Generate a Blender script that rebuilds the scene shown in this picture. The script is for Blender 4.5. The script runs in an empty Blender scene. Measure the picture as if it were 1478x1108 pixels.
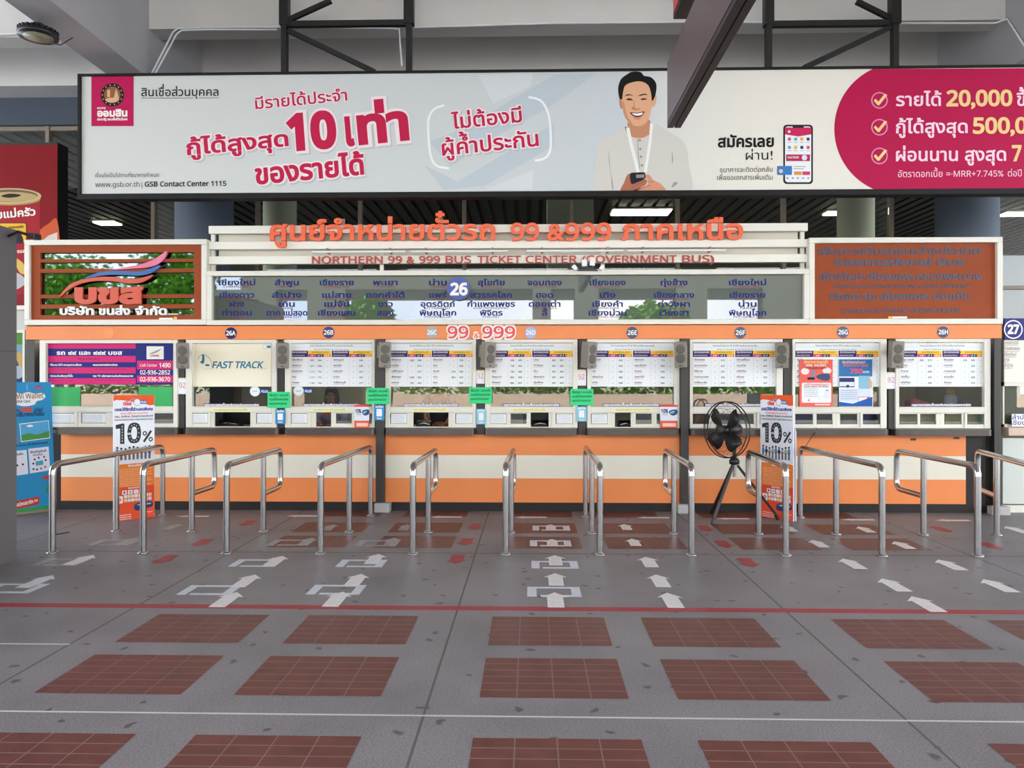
import bpy, bmesh, math, random
import numpy as np
from mathutils import Vector, Matrix, geometry
random.seed(7)
C = bpy.context.scene.collection
SC = bpy.context.scene
PI = math.pi
# ------------------------------------------------------------------ camera, sky, sun, exposure
F, TH, EYE = 1110.0, math.atan(27/1110.0), 1.7
cam = bpy.data.cameras.new('camera')
cam.sensor_width = 36; cam.lens = F/1478*36; cam.shift_y = -4/1478; cam.clip_end = 400
cam_o = bpy.data.objects.new('camera', cam); C.objects.link(cam_o)
cam_o.location = (0, 0, EYE); cam_o.rotation_euler = (PI/2, 0, TH)
SC.camera = cam_o
w = bpy.data.worlds.new('sky'); SC.world = w; w.use_nodes = True
nt = w.node_tree; bg = nt.nodes['Background']; bg.inputs[1].default_value = 7.0
tc = nt.nodes.new('ShaderNodeTexCoord'); nz = nt.nodes.new('ShaderNodeTexNoise'); rp = nt.nodes.new('ShaderNodeValToRGB')
nz.inputs['Scale'].default_value = 2.2; nz.inputs['Detail'].default_value = 6
rp.color_ramp.elements[0].position = .40; rp.color_ramp.elements[0].color = (.58, .70, .88, 1)
rp.color_ramp.elements[1].position = .62; rp.color_ramp.elements[1].color = (1, .985, .96, 1)
nt.links.new(tc.outputs['Generated'], nz.inputs['Vector']); nt.links.new(nz.outputs['Fac'], rp.inputs[0]); nt.links.new(rp.outputs[0], bg.inputs[0])
sun = bpy.data.lights.new('sun', 'SUN'); sun.energy = 16; sun.angle = math.radians(2); sun.color = (1, .96, .9)
so = bpy.data.objects.new('sun', sun); C.objects.link(so); so.rotation_euler = (math.radians(-28), math.radians(10), 0)
vs = SC.view_settings; vs.view_transform = 'Standard'; vs.look = 'None'; vs.gamma = 1; vs.exposure = 0.43; vs.use_curve_mapping = False
SC.cycles.max_bounces = 10; SC.cycles.diffuse_bounces = 6; SC.cycles.caustics_reflective = False; SC.cycles.caustics_refractive = False

# ------------------------------------------------------------------ perspective of the place: pixel of the photo -> point on a plane
cs, sn = math.cos(TH), math.sin(TH)
def P(px, py, Y):
    u, v = (px-739)/F, (550-py)/F
    t = Y/(cs+u*sn)
    return (t*(-sn+u*cs), EYE+t*v)
def XP(px, Y): return P(px, 550, Y)[0]
def ZP(py, Y, px=739): return P(px, py, Y)[1]
def G(px, py):
    u, v = (px-739)/F, (550-py)/F
    t = EYE/-v
    return (t*(-sn+u*cs), t*(cs+u*sn))
def plane(Y): return lambda x, y: P(x, y, Y)
def sub(m, x0, y0, f): return lambda x, y: m(x0+x/f, y0+y/f)

# ------------------------------------------------------------------ materials
def lin(c):
    c = c/255.0
    return c/12.92 if c <= .04045 else ((c+.055)/1.055)**2.4
def L(rgb): return tuple(lin(c) for c in rgb)+(1,)
MATS = {}
def mat(name, rgb, rough=.5, metal=0, spec=.5, var=0, vscale=6, bump=0, coat=0, emit=0, vcol=None):
    if name in MATS: return MATS[name]
    m = bpy.data.materials.new(name); m.use_nodes = True; n = m.node_tree; b = n.nodes['Principled BSDF']
    b.inputs['Base Color'].default_value = L(rgb); b.inputs['Roughness'].default_value = rough
    b.inputs['Metallic'].default_value = metal; b.inputs['Specular IOR Level'].default_value = spec
    b.inputs['Coat Weight'].default_value = coat
    if emit:
        b.inputs['Emission Color'].default_value = L(rgb); b.inputs['Emission Strength'].default_value = emit
    if var or bump:
        t = n.nodes.new('ShaderNodeTexCoord'); k = n.nodes.new('ShaderNodeTexNoise'); k.inputs['Scale'].default_value = vscale; k.inputs['Detail'].default_value = 5
        n.links.new(t.outputs['Object'], k.inputs['Vector'])
        if var:
            r = n.nodes.new('ShaderNodeValToRGB'); a = L(rgb)
            r.color_ramp.elements[0].position = .3; r.color_ramp.elements[1].position = .7
            r.color_ramp.elements[0].color = tuple(c*(1-var) for c in a[:3])+(1,)
            r.color_ramp.elements[1].color = (L(vcol) if vcol else tuple(min(1, c*(1+var)) for c in a[:3])+(1,))
            n.links.new(k.outputs['Fac'], r.inputs[0]); n.links.new(r.outputs[0], b.inputs['Base Color'])
        if bump:
            u = n.nodes.new('ShaderNodeBump'); u.inputs['Strength'].default_value = bump; u.inputs['Distance'].default_value = .01
            n.links.new(k.outputs['Fac'], u.inputs['Height']); n.links.new(u.outputs[0], b.inputs['Normal'])
    MATS[name] = m
    return m
def ink(r, g, b): return mat('print_%d_%d_%d' % (r, g, b), (r, g, b), .55, 0, .18)
def glass(name, tint, refl, ior=1.5):
    if name in MATS: return MATS[name]
    m = bpy.data.materials.new(name); m.use_nodes = True; n = m.node_tree; n.nodes.clear()
    o = n.nodes.new('ShaderNodeOutputMaterial'); x = n.nodes.new('ShaderNodeMixShader'); t = n.nodes.new('ShaderNodeBsdfTransparent'); g = n.nodes.new('ShaderNodeBsdfGlossy')
    f = n.nodes.new('ShaderNodeFresnel'); f.inputs[0].default_value = ior; mu = n.nodes.new('ShaderNodeMath'); mu.operation = 'MULTIPLY'; mu.inputs[1].default_value = refl; mu.use_clamp = True
    t.inputs[0].default_value = tint+(1,); g.inputs['Roughness'].default_value = .0
    n.links.new(f.outputs[0], mu.inputs[0]); n.links.new(mu.outputs[0], x.inputs[0]); n.links.new(t.outputs[0], x.inputs[1]); n.links.new(g.outputs[0], x.inputs[2]); n.links.new(x.outputs[0], o.inputs[0])
    MATS[name] = m
    return m
def floor_mat():
    m = mat('grey_washed_concrete', (124, 121, 124), .5, 0, .35); n = m.node_tree; b = n.nodes['Principled BSDF']; ln = n.links.new
    t = n.nodes.new('ShaderNodeTexCoord')
    def noise(s, d, p0, c0, p1, c1):
        k = n.nodes.new('ShaderNodeTexNoise'); k.inputs['Scale'].default_value = s; k.inputs['Detail'].default_value = d; ln(t.outputs['Object'], k.inputs['Vector'])
        r = n.nodes.new('ShaderNodeValToRGB'); r.color_ramp.elements[0].position = p0; r.color_ramp.elements[0].color = (c0,)*3+(1,); r.color_ramp.elements[1].position = p1; r.color_ramp.elements[1].color = (c1,)*3+(1,)
        ln(k.outputs['Fac'], r.inputs[0]); return r, k
    a, _ = noise(1.1, 7, .3, .8, .7, 1.12); s, k = noise(105, 3, .34, .74, .66, 1.24)
    v = n.nodes.new('ShaderNodeTexVoronoi'); v.voronoi_dimensions = '2D'; v.inputs['Scale'].default_value = 2.5; v.inputs['Randomness'].default_value = 1
    dn = n.nodes.new('ShaderNodeTexNoise'); dn.inputs['Scale'].default_value = 9; ln(t.outputs['Object'], dn.inputs['Vector'])
    ad = n.nodes.new('ShaderNodeVectorMath'); ad.operation = 'MULTIPLY_ADD'; ad.inputs[1].default_value = (.12, .12, 0); ln(dn.outputs['Color'], ad.inputs[0]); ln(t.outputs['Object'], ad.inputs[2]); ln(ad.outputs[0], v.inputs['Vector'])
    vr = n.nodes.new('ShaderNodeValToRGB'); vr.color_ramp.elements[0].position = .04; vr.color_ramp.elements[0].color = (.42,)*3+(1,); vr.color_ramp.elements[1].position = .066; vr.color_ramp.elements[1].color = (1, 1, 1, 1); ln(v.outputs['Distance'], vr.inputs[0])
    col = None
    for q in (a, s, vr):
        x = n.nodes.new('ShaderNodeMix'); x.data_type = 'RGBA'; x.blend_type = 'MULTIPLY'; x.inputs[0].default_value = 1
        if col is None: x.inputs[6].default_value = L((124, 121, 124))
        else: ln(col, x.inputs[6])
        ln(q.outputs[0], x.inputs[7]); col = x.outputs[2]
    ln(col, b.inputs['Base Color'])
    u = n.nodes.new('ShaderNodeBump'); u.inputs['Strength'].default_value = .15; u.inputs['Distance'].default_value = .004; ln(k.outputs['Fac'], u.inputs['Height']); ln(u.outputs[0], b.inputs['Normal'])
    return m

# ------------------------------------------------------------------ glyphs: outlines of the built-in face, filled by winding
_fc = bpy.data.curves.new('glyph', 'FONT'); _fo = bpy.data.objects.new('glyph', _fc); C.objects.link(_fo); _fc.resolution_u = 3; _fc.fill_mode = 'NONE'
def _out(s):
    _fc.body = s; bpy.context.view_layer.update()
    me = bpy.data.meshes.new_from_object(_fo.evaluated_get(bpy.context.evaluated_depsgraph_get()))
    v = [(a.co.x, a.co.y) for a in me.vertices]; e = [tuple(a.vertices) for a in me.edges]; bpy.data.meshes.remove(me)
    nx = {}
    for a, b in e: nx[a] = b
    loops = []; seen = set()
    for a, _ in e:
        if a in seen: continue
        lp = []; q = a
        while q not in seen and q in nx:
            seen.add(q); lp.append(v[q]); q = nx[q]
        if len(lp) > 2: loops.append(lp)
    return loops
_cache = {}; _adv = {}; _lp = {}
_HX = max(p[0] for l in _out('H') for p in l)
def sans(ch):                                            # Latin letters from the plain sans alphabet of the fallback faces
    o = ord(ch)
    if 65 <= o <= 90: return chr(0x1D5A0+o-65)
    if 97 <= o <= 122: return chr(0x1D5BA+o-97)
    if 48 <= o <= 57: return chr(0x1D7E2+o-48)
    return ch
def outline(ch):
    if ch not in _lp:
        _lp[ch] = _out(sans(ch)) if ch != ' ' else []
        _adv[ch] = max(p[0] for l in _out(sans(ch)+'H') for p in l)-_HX
    return _lp[ch]
def area(l): return .5*sum(l[i-1][0]*l[i][1]-l[i][0]*l[i-1][1] for i in range(len(l)))
def glyph(ch, bold):
    k = (ch, round(bold, 4))
    if k in _cache: return _cache[k]
    loops = outline(ch)
    if not loops: _cache[k] = ([], [], []); return _cache[k]
    sg = 1 if area(max(loops, key=lambda l: abs(area(l)))) > 0 else -1
    out = []
    for l in loops:
        q = [p for i, p in enumerate(l) if math.hypot(p[0]-l[i-1][0], p[1]-l[i-1][1]) > 1e-5]
        if len(q) < 3: continue
        if bold:
            r = []
            for i in range(len(q)):
                a, b, c = q[i-1], q[i], q[(i+1) % len(q)]
                d1 = Vector((b[0]-a[0], b[1]-a[1])).normalized(); d2 = Vector((c[0]-b[0], c[1]-b[1])).normalized()
                n1 = Vector((d1.y, -d1.x)); n2 = Vector((d2.y, -d2.x)); nn = n1+n2
                nn = nn/max(.55, nn.length_squared/2) if nn.length > 1e-4 else n1
                r.append((b[0]+nn.x*bold*sg, b[1]+nn.y*bold*sg))
            q = r
        out.append(q)
    vs_, es = [], []
    for l in out:
        o = len(vs_); vs_ += [Vector(p) for p in l]; es += [(o+i, o+(i+1) % len(l)) for i in range(len(l))]
    r = geometry.delaunay_2d_cdt(vs_, es, [], 0, 1e-5)
    V = np.array([tuple(p) for p in r[0]]); T = np.array(r[2])
    cen = V[T].mean(axis=1); wn = np.zeros(len(T))
    for l in out:
        A = np.array(l); B = np.roll(A, -1, 0)
        for a, b in zip(A, B):
            cr = (b[0]-a[0])*(cen[:, 1]-a[1])-(cen[:, 0]-a[0])*(b[1]-a[1])
            wn += ((a[1] <= cen[:, 1]) & (b[1] > cen[:, 1]) & (cr > 0)).astype(int)-((a[1] > cen[:, 1]) & (b[1] <= cen[:, 1]) & (cr < 0)).astype(int)
    T = T[wn != 0]; ed = {}
    for t in T:
        for i in range(3):
            a, b = int(t[i]), int(t[(i+1) % 3])
            if (b, a) in ed: del ed[(b, a)]
            else: ed[(a, b)] = 1
    _cache[k] = (V, T, list(ed))
    return _cache[k]
UP = 'ิีึืั็ํ'; TONE = '่้๊๋์'
def layout(s):
    x = 0; res = []; prev = ''
    for i, ch in enumerate(s):
        outline(ch)
        dx, dy = 0, 0
        if ch in TONE:
            if prev and (prev in UP): dy = .19
            elif i+1 < len(s) and s[i+1] == 'ำ': dy = .2; dx = -.02
        if (ch in UP or ch in TONE):
            b = [c for c in s[:i] if c not in UP+TONE]
            if b and b[-1] in 'ปฝฟ': dx -= .13
        res.append((ch, x+dx, dy)); x += _adv[ch]; prev = ch
    return res
HT = max(p[1] for l in outline('ก') for p in l); HL = max(p[1] for l in outline('H') for p in l)

# ------------------------------------------------------------------ mesh builder
class MB:
    def __init__(s): s.v = []; s.f = []; s.k = []; s.mats = []; s.sm = []
    def mi(s, m):
        if m not in s.mats: s.mats.append(m)
        return s.mats.index(m)
    def add(s, vs, fs, m, smooth=False):
        o = len(s.v); s.v += [tuple(map(float, p)) for p in vs]; i = s.mi(m)
        for f in fs: s.f.append([int(o+q) for q in f]); s.k.append(i); s.sm.append(smooth)
        return s
    def box(s, x0, x1, y0, y1, z0, z1, m):
        if x0 > x1: x0, x1 = x1, x0
        if y0 > y1: y0, y1 = y1, y0
        if z0 > z1: z0, z1 = z1, z0
        v = [(x, y, z) for x in (x0, x1) for y in (y0, y1) for z in (z0, z1)]
        return s.add(v, [(0, 1, 3, 2), (4, 6, 7, 5), (0, 4, 5, 1), (2, 3, 7, 6), (0, 2, 6, 4), (1, 5, 7, 3)], m)
    def obox(s, a, b, wd, dp, m, up=(0, 1, 0)):        # bar from a to b
        a, b = Vector(a), Vector(b); d = (b-a).normalized(); u = Vector(up); n = d.cross(u).normalized(); u = n.cross(d)
        v = [p+n*i*wd/2+u*j*dp/2 for p in (a, b) for i, j in ((-1, -1), (1, -1), (1, 1), (-1, 1))]
        return s.add(v, [(3, 2, 1, 0), (4, 5, 6, 7), (0, 1, 5, 4), (1, 2, 6, 5), (2, 3, 7, 6), (3, 0, 4, 7)], m)
    def prism(s, pts, y0, y1, m):                       # outline in XZ, pushed along Y
        if sum(pts[i-1][0]*pts[i][1]-pts[i][0]*pts[i-1][1] for i in range(len(pts))) < 0: pts = pts[::-1]
        n = len(pts); v = [(x, y0, z) for x, z in pts]+[(x, y1, z) for x, z in pts]
        return s.add(v, [list(range(n)), list(range(2*n-1, n-1, -1))]+[(i, i+n, (i+1) % n+n, (i+1) % n) for i in range(n)], m)
    def slab(s, pts, z0, z1, m):                        # outline in XY, pushed along Z
        if sum(pts[i-1][0]*pts[i][1]-pts[i][0]*pts[i-1][1] for i in range(len(pts))) < 0: pts = pts[::-1]
        n = len(pts); v = [(x, y, z0) for x, y in pts]+[(x, y, z1) for x, y in pts]
        return s.add(v, [list(range(n-1, -1, -1)), list(range(n, 2*n))]+[(i, (i+1) % n, (i+1) % n+n, i+n) for i in range(n)], m)
    def flat(s, pts, y, m):
        if sum(pts[i-1][0]*pts[i][1]-pts[i][0]*pts[i-1][1] for i in range(len(pts))) < 0: pts = pts[::-1]
        return s.add([(x, y, z) for x, z in pts], [list(range(len(pts)))], m)
    def tube(s, pts, r, m, n=12, cap=True):
        pts = [Vector(p) for p in pts]; k = len(pts); rs = r if isinstance(r, (list, tuple)) else [r]*k
        d0 = (pts[1]-pts[0]).normalized(); u = d0.orthogonal().normalized(); vs = []
        for i, p in enumerate(pts):
            d = ((pts[min(i+1, k-1)]-p).normalized()+(p-pts[max(i-1, 0)]).normalized()).normalized()
            u = (u-d*u.dot(d)).normalized(); w_ = d.cross(u)
            vs += [p+(u*math.cos(2*PI*j/n)+w_*math.sin(2*PI*j/n))*rs[i] for j in range(n)]
        fs = [(i*n+j, i*n+(j+1) % n, (i+1)*n+(j+1) % n, (i+1)*n+j) for i in range(k-1) for j in range(n)]
        s.add(vs, fs, m, True)
        if cap: s.add(vs[:n], [list(range(n-1, -1, -1))], m); s.add(vs[-n:], [list(range(n))], m)
        return s
    def lathe(s, prof, c, m, n=24, axis='z', smooth=True):
        vs = []
        for r, h in prof:
            for j in range(n):
                a = 2*PI*j/n; x, y = r*math.cos(a), r*math.sin(a)
                vs.append((c[0]+x, c[1]+y, c[2]+h) if axis == 'z' else (c[0]+x, c[1]-h, c[2]+y) if axis == 'y' else (c[0]+h, c[1]+x, c[2]+y))
        k = len(prof)
        return s.add(vs, [(i*n+j, i*n+(j+1) % n, (i+1)*n+(j+1) % n, (i+1)*n+j) for i in range(k-1) for j in range(n)]+[list(range(n-1, -1, -1)), list(range((k-1)*n, k*n))], m, smooth)
    def ball(s, c, r, m, n=14):
        rx = r if isinstance(r, (tuple, list)) else (r, r, r)
        prof = [(math.sin(PI*i/8), -math.cos(PI*i/8)) for i in range(9)]; prof[0] = (.02, -1); prof[-1] = (.02, 1)
        t = MB(); t.lathe(prof, (0, 0, 0), m, n)
        return s.add([(c[0]+p[0]*rx[0], c[1]+p[1]*rx[1], c[2]+p[2]*rx[2]) for p in t.v], t.f, m, True)
    def text(s, tx, a, b, h, m, mp, y, bold=.0, depth=0, slant=0, natural=False, cap=False):
        """tx along the pixel baseline a->b of the mapping mp, letters h pixels high, stretched to fill a..b"""
        A, B = Vector(mp(*a)), Vector(mp(*b)); d = B-A; ln_ = d.length; d.normalize(); n = Vector((-d.y, d.x))
        Hh = (Vector(mp(a[0], a[1]-h))-A).length
        thai = any('\u0e00' <= ch <= '\u0e7f' for ch in tx)
        sc = Hh/(HL if (cap or not thai) else HT)
        its = [(glyph(ch, bold), x, dy) for ch, x, dy in layout(tx)]
        its = [q for q in its if len(q[0][0])]
        if not its: return s
        x0 = min(g[0][:, 0].min()+x for g, x, dy in its); x1 = max(g[0][:, 0].max()+x for g, x, dy in its)
        sx = sc if natural else ln_/(x1-x0)
        for gi, ((V, T, E), x, dy) in enumerate(its):
            pts = []; yy = y-depth-.00004*(gi % 4)
            for p in V:
                q = A+d*((p[0]+x-x0)*sx+(p[1]+dy)*sc*slant)+n*((p[1]+dy)*sc); pts.append((q.x, q.y))
            fl = np.cross(V[T[0][1]]-V[T[0][0]], V[T[0][2]]-V[T[0][0]]) < 0
            tr = [t[::-1] if fl else t for t in T]
            s.add([(p[0], yy, p[1]) for p in pts], tr, m)
            if depth:
                k = len(pts)
                s.add([(p[0], yy, p[1]) for p in pts]+[(p[0], y, p[1]) for p in pts], [(e, f, f+k, e+k) for e, f in E], m)
        return s
    def build(s, name, parent=None, loc=None, bevel=0, local=False):
        me = bpy.data.meshes.new(name)
        if loc is None:
            if parent is not None: loc = tuple(W0[parent]) if parent in W0 else (0, 0, 0)
            elif local: loc = (0, 0, 0)
            else:
                A = np.array(s.v); loc = ((A[:, 0].min()+A[:, 0].max())/2, (A[:, 1].min()+A[:, 1].max())/2, A[:, 2].min())
        if local: loc = (0, 0, 0)
        me.from_pydata([(a-loc[0], b-loc[1], c-loc[2]) for a, b, c in s.v], [], s.f)
        for m in s.mats: me.materials.append(m)
        me.polygons.foreach_set('material_index', s.k); me.polygons.foreach_set('use_smooth', s.sm)
        me.validate(); me.update()
        o = bpy.data.objects.new(name, me); C.objects.link(o)
        if parent is not None: o.parent = parent; W0[o] = loc
        else: o.location = loc; W0[o] = loc
        if bevel:
            b = o.modifiers.new('bevel', 'BEVEL'); b.width = bevel; b.segments = 2; b.limit_method = 'ANGLE'; b.harden_normals = False
        return o
W0 = {}
def tag(o, label, cat, group=None, kind=None):
    if label: o['label'] = label
    if cat: o['category'] = cat
    if group: o['group'] = group
    if kind: o['kind'] = kind
    return o
def thing(name, label, cat, loc, group=None, rot=0, tilt=0):
    o = bpy.data.objects.new(name, None); o.empty_display_size = .1; C.objects.link(o)
    o.location = loc; o.rotation_euler = (tilt, 0, rot); W0[o] = (0, 0, 0) if (rot or tilt) else tuple(loc)
    return tag(o, label, cat, group)
def struct(name, mb, **k): o = mb.build(name, **k); o['kind'] = 'structure'; return o
def spl(pts, n=4, closed=True):                          # smooth outline through points
    r = []; k = len(pts)
    for i in range(k if closed else k-1):
        p = [pts[(i+j-1) % k] if closed else pts[min(max(i+j-1, 0), k-1)] for j in range(4)]
        for q in range(n):
            t = q/n
            r.append(tuple(.5*(2*p[1][c]+(p[2][c]-p[0][c])*t+(2*p[0][c]-5*p[1][c]+4*p[2][c]-p[3][c])*t*t+(3*p[1][c]-p[0][c]-3*p[2][c]+p[3][c])*t**3) for c in (0, 1)))
    if not closed: r.append(pts[-1])
    return r
def circ(cx, cy, r, n=28, ry=None): return [(cx+r*math.cos(2*PI*i/n), cy+(ry or r)*math.sin(2*PI*i/n)) for i in range(n)]
def rrect(x0, y0, x1, y1, r, n=4):
    o = []
    for cx, cy, a in ((x1-r, y1-r, 0), (x0+r, y1-r, 90), (x0+r, y0+r, 180), (x1-r, y0+r, 270)):
        o += [(cx+r*math.cos(math.radians(a+90*i/n)), cy+r*math.sin(math.radians(a+90*i/n))) for i in range(n+1)]
    return o
def mp_(mp, pts): return [mp(*p) for p in pts]
def rect(x0, y0, x1, y1): return [(x0, y0), (x1, y0), (x1, y1), (x0, y1)]
def stroke(pts, wd):                                     # open line -> outline of given width
    pts = [Vector(p) for p in pts]; lft, rgt = [], []
    for i, p in enumerate(pts):
        d = (pts[min(i+1, len(pts)-1)]-pts[max(i-1, 0)]).normalized(); n = Vector((-d.y, d.x))*wd/2
        lft.append(tuple(p+n)); rgt.append(tuple(p-n))
    return lft+rgt[::-1]
def arc3(p, q, c, n=6):                                  # quarter bend from p to q around corner c
    p, q, c = Vector(p), Vector(q), Vector(c)
    return [tuple((1-t)**2*p+2*t*(1-t)*c+t*t*q) for t in [i/n for i in range(n+1)]]
# ------------------------------------------------------------------ palette
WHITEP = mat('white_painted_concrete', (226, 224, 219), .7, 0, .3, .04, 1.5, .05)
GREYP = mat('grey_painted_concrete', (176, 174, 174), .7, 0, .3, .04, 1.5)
DARKW = mat('blue_grey_spandrel', (96, 106, 118), .6, 0, .3, .05, 2)
BLACKM = mat('black_painted_steel', (26, 25, 24), .5, 0, .5, .25, 9)
ALU = mat('cream_aluminium_frame', (226, 222, 208), .4, 0, .5, .03, 3)
ALUD = mat('aged_window_mullion', (142, 130, 114), .5, 0, .4)
STEEL = mat('polished_stainless_steel', (186, 184, 182), .16, 1, .5)
ORANGE = mat('orange_laminate', (236, 138, 76), .42, 0, .4, .03, 2)
CREAM = mat('cream_laminate', (228, 222, 204), .42, 0, .4, .03, 2)
POSTM = mat('dark_bronze_post', (56, 53, 50), .4, .1, .4, .06, 5)
PLINTH = mat('dark_brown_plinth', (32, 27, 26), .5, 0, .3, .15, 6)
LEDGE = mat('dark_metal_ledge', (78, 72, 68), .34, .6, .5, .12, 4)
BROWN = mat('brown_sign_panel', (152, 70, 32), .45, 0, .15, .05, 3)
GREYSPK = mat('grey_speaker_plastic', (134, 128, 116), .5)
SPKD = mat('dark_speaker_grille', (104, 99, 91), .7, 0, .3, .1, 200)
BLK = mat('black_plastic', (20, 20, 21), .4)
PAPER = mat('white_paper', (238, 240, 240), .6, 0, .3)
BRICK = mat('red_brown_paving_tile', (100, 58, 52), .42, 0, .25, .16, 7)
GROUT = mat('tile_grout', (132, 116, 110), .7)
JOINT = mat('dark_joint', (92, 88, 86), .8)
WJOINT = mat('pale_joint', (190, 188, 188), .8)
TAPEW = mat('white_floor_paint', (214, 212, 212), .5, 0, .4, .1, 22)
TAPEG = mat('pale_blue_floor_paint', (196, 202, 212), .5, 0, .4, .12, 22)
TAPEF = mat('worn_floor_paint', (152, 150, 150), .55, 0, .4, .2, 16)
TAPER = mat('red_floor_paint', (150, 48, 56), .5, 0, .4, .14, 22)
PANE = glass('clear_window_glass', (.86, .9, .88), 1.7)
FACADE = glass('dark_facade_glass', (.82, .83, .8), 1.0)
MIRROR = mat('dark_mirror_film', (112, 116, 112), .02, 1)
DEST = mat('smoked_sign_glass', (84, 90, 82), .012, 0, .5); DEST.node_tree.nodes['Principled BSDF'].inputs['IOR'].default_value = 1.95
INTER = mat('booth_inner_wall', (168, 158, 138), .7, 0, .3, .05, 2)
NAVY = ink(38, 44, 120)

# ------------------------------------------------------------------ floor with inset tile panels
fl = MB(); FM = floor_mat()
fl.add([(-30, -34, 0), (30, -34, 0), (30, 12.6, 0), (-30, 12.6, 0)], [(0, 1, 2, 3)], FM)
def fq(x0, x1, y0, y1, z, m): fl.add([(x0, y0, z), (x1, y0, z), (x1, y1, z), (x0, y1, z)], [(0, 1, 2, 3)], m)
COLS = [(-2.71, -1.90), (-1.61, -.81), (-.275, .525), (.79, 1.60), (2.14, 2.94), (3.24, 4.05)]
ROWS = [(9.62, 10.05), (8.61, 9.21), (7.82, 8.41), (4.95, 5.55), (4.13, 4.72), (3.06, 3.66), (2.25, 2.84), (1.2, 1.8)]
for y0, y1 in ROWS:
    for x0, x1 in COLS:
        fq(x0, x1, y0, y1, .0008, GROUT)
        for i in range(4):
            for j in range(6):
                dx, dy = (x1-x0)/4, (y1-y0)/6
                fq(x0+i*dx+.003*(i > 0), x0+(i+1)*dx-.003*(i < 3), y0+j*dy+.0035*(j > 0), y0+(j+1)*dy-.0035*(j < 5), .0016, BRICK)
for x in (-5.4, -2.98, -.545, 1.885, 4.29, 6.7): fq(x-.007, x+.007, -6, 10.05, .0006, JOINT)
fq(-15, 15, 3.89, 3.907, .0007, WJOINT); fq(-15, -2.98, 4.89, 4.91, .0007, WJOINT); fq(-15, 15, 7.58, 7.6, .0007, JOINT); fq(-15, 15, 1.98, 2.0, .0007, WJOINT)
struct('floor', fl, loc=(0, 0, 0))

# ------------------------------------------------------------------ roof, beams and upper walls
r = MB(); r.box(-22, 22, -7, 12.6, 7.15, 7.4, WHITEP); struct('ceiling', r)
r = MB(); r.box(-5.17, 6.26, 10.3, 10.64, 6.47, 7.15, WHITEP); struct('trim_1', r)
r = MB(); r.box(-17, -5.66, 10.45, 10.8, 6.45, 7.15, WHITEP); struct('trim_2', r)
r = MB(); r.box(6.76, 17, 10.3, 10.64, 6.47, 7.15, WHITEP); struct('trim_3', r)
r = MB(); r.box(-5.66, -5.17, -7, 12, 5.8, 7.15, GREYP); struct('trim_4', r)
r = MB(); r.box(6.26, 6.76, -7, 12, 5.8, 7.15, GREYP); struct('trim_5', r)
r = MB(); r.box(-22, 22, -7.4, -7, 6.95, 7.4, WHITEP); struct('trim_6', r)
r = MB(); r.box(-22, 22, 12.0, 12.55, 6.38, 7.15, WHITEP); r.box(-22, 22, 12.5, 12.7, 5.93, 6.38, mat('dark_blue_band', (72, 82, 94), .6, 0, .3, .05, 2)); struct('wall_back', r)
for i, x in enumerate((-5.08, 6.63)):
    r = MB(); r.lathe([(.43, 0), (.43, 5.8)], (x, 11.86, 0), DARKW, 40); struct('trim_%d' % (7+i), r)
# glazed upper facade: one window per bay
mx = [XP(p, 12.6) for p in (-236, -84, 70, 222, 372, 520, 670, 825, 978, 1131, 1286, 1437, 1590, 1744)]
for i in range(len(mx)-1):
    r = MB(); x0, x1 = mx[i], mx[i+1]
    for z0, z1 in ((5.86, 5.94), (0, .1), (3.18, 3.24)): r.box(x0+.03, x1-.03, 12.58, 12.66, z0, z1, ALUD)
    r.box(x0-.03, x0+.03, 12.56, 12.68, 0, 5.94, ALUD)
    o = struct('window_%d' % (i+1), r)
    g = MB(); g.box(x0+.03, x1-.03, 12.615, 12.625, .1, 5.86, FACADE); g.build('pane', o)
# hall behind the glazing
HALL = mat('dark_hall_wall', (74, 70, 62), .8, 0, .2, .1, 1); SLAT = mat('dark_ceiling_slats', (38, 37, 34), .6)
r = MB(); r.box(-22, 22, 26, 26.2, 0, 6.4, HALL); struct('wall_hall', r)
r = MB(); r.box(-22, 22, 12.7, 26, 5.97, 6.1, SLAT)
for i in range(120): r.box(-18+i*.3, -17.8+i*.3, 12.75, 25.9, 5.9, 5.97, SLAT)
struct('ceiling_hall', r)
r = MB(); r.box(-22, 22, 12.65, 26, -.1, -.001, mat('hall_floor', (120, 112, 100), .3)); struct('floor_hall', r)
GREENC = mat('pale_green_column_paint', (216, 218, 192), .6)
for i, (p, y, rr) in enumerate(((404, 16.4, .35), (1235, 16.4, .37))):
    r = MB(); r.lathe([(rr, 0), (rr, 5.9)], (XP(p, y), y, 0), GREENC, 32); struct('trim_%d' % (9+i), r)
r = MB(); a, b = XP(790, 16), XP(857, 16); r.box(a, b, 16, 16.7, 0, 5.9, GREENC); struct('trim_11', r)
LAMP = mat('lit_fluorescent_diffuser', (255, 250, 226), .5, emit=16)
WHERE = ['above the slatted company sign', 'under the banner, right of the number 999', 'over the brown route sign beside a pale green column', 'at the far right edge']
for i, (p, q, y, wx, wy) in enumerate(((155, 318, 19.95, .55, .4), (925, 306, 18.97, 1.4, .6), (1203, 309, 19.2, .4, .35), (1468, 311, 19.4, .7, .4))):
    x = XP(p, y)
    l = thing('ceiling_light', 'lit hall ceiling light %s' % WHERE[i], 'light', (x, y, 5.83), 'hall ceiling lights')
    g = MB(); g.box(x-wx/2-.04, x+wx/2+.04, y-wy/2-.04, y+wy/2+.04, 5.86, 5.9, ALUD); g.build('housing', l)
    g = MB(); g.box(x-wx/2, x+wx/2, y-wy/2, y+wy/2, 5.83, 5.86, LAMP); g.build('diffuser', l)

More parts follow.
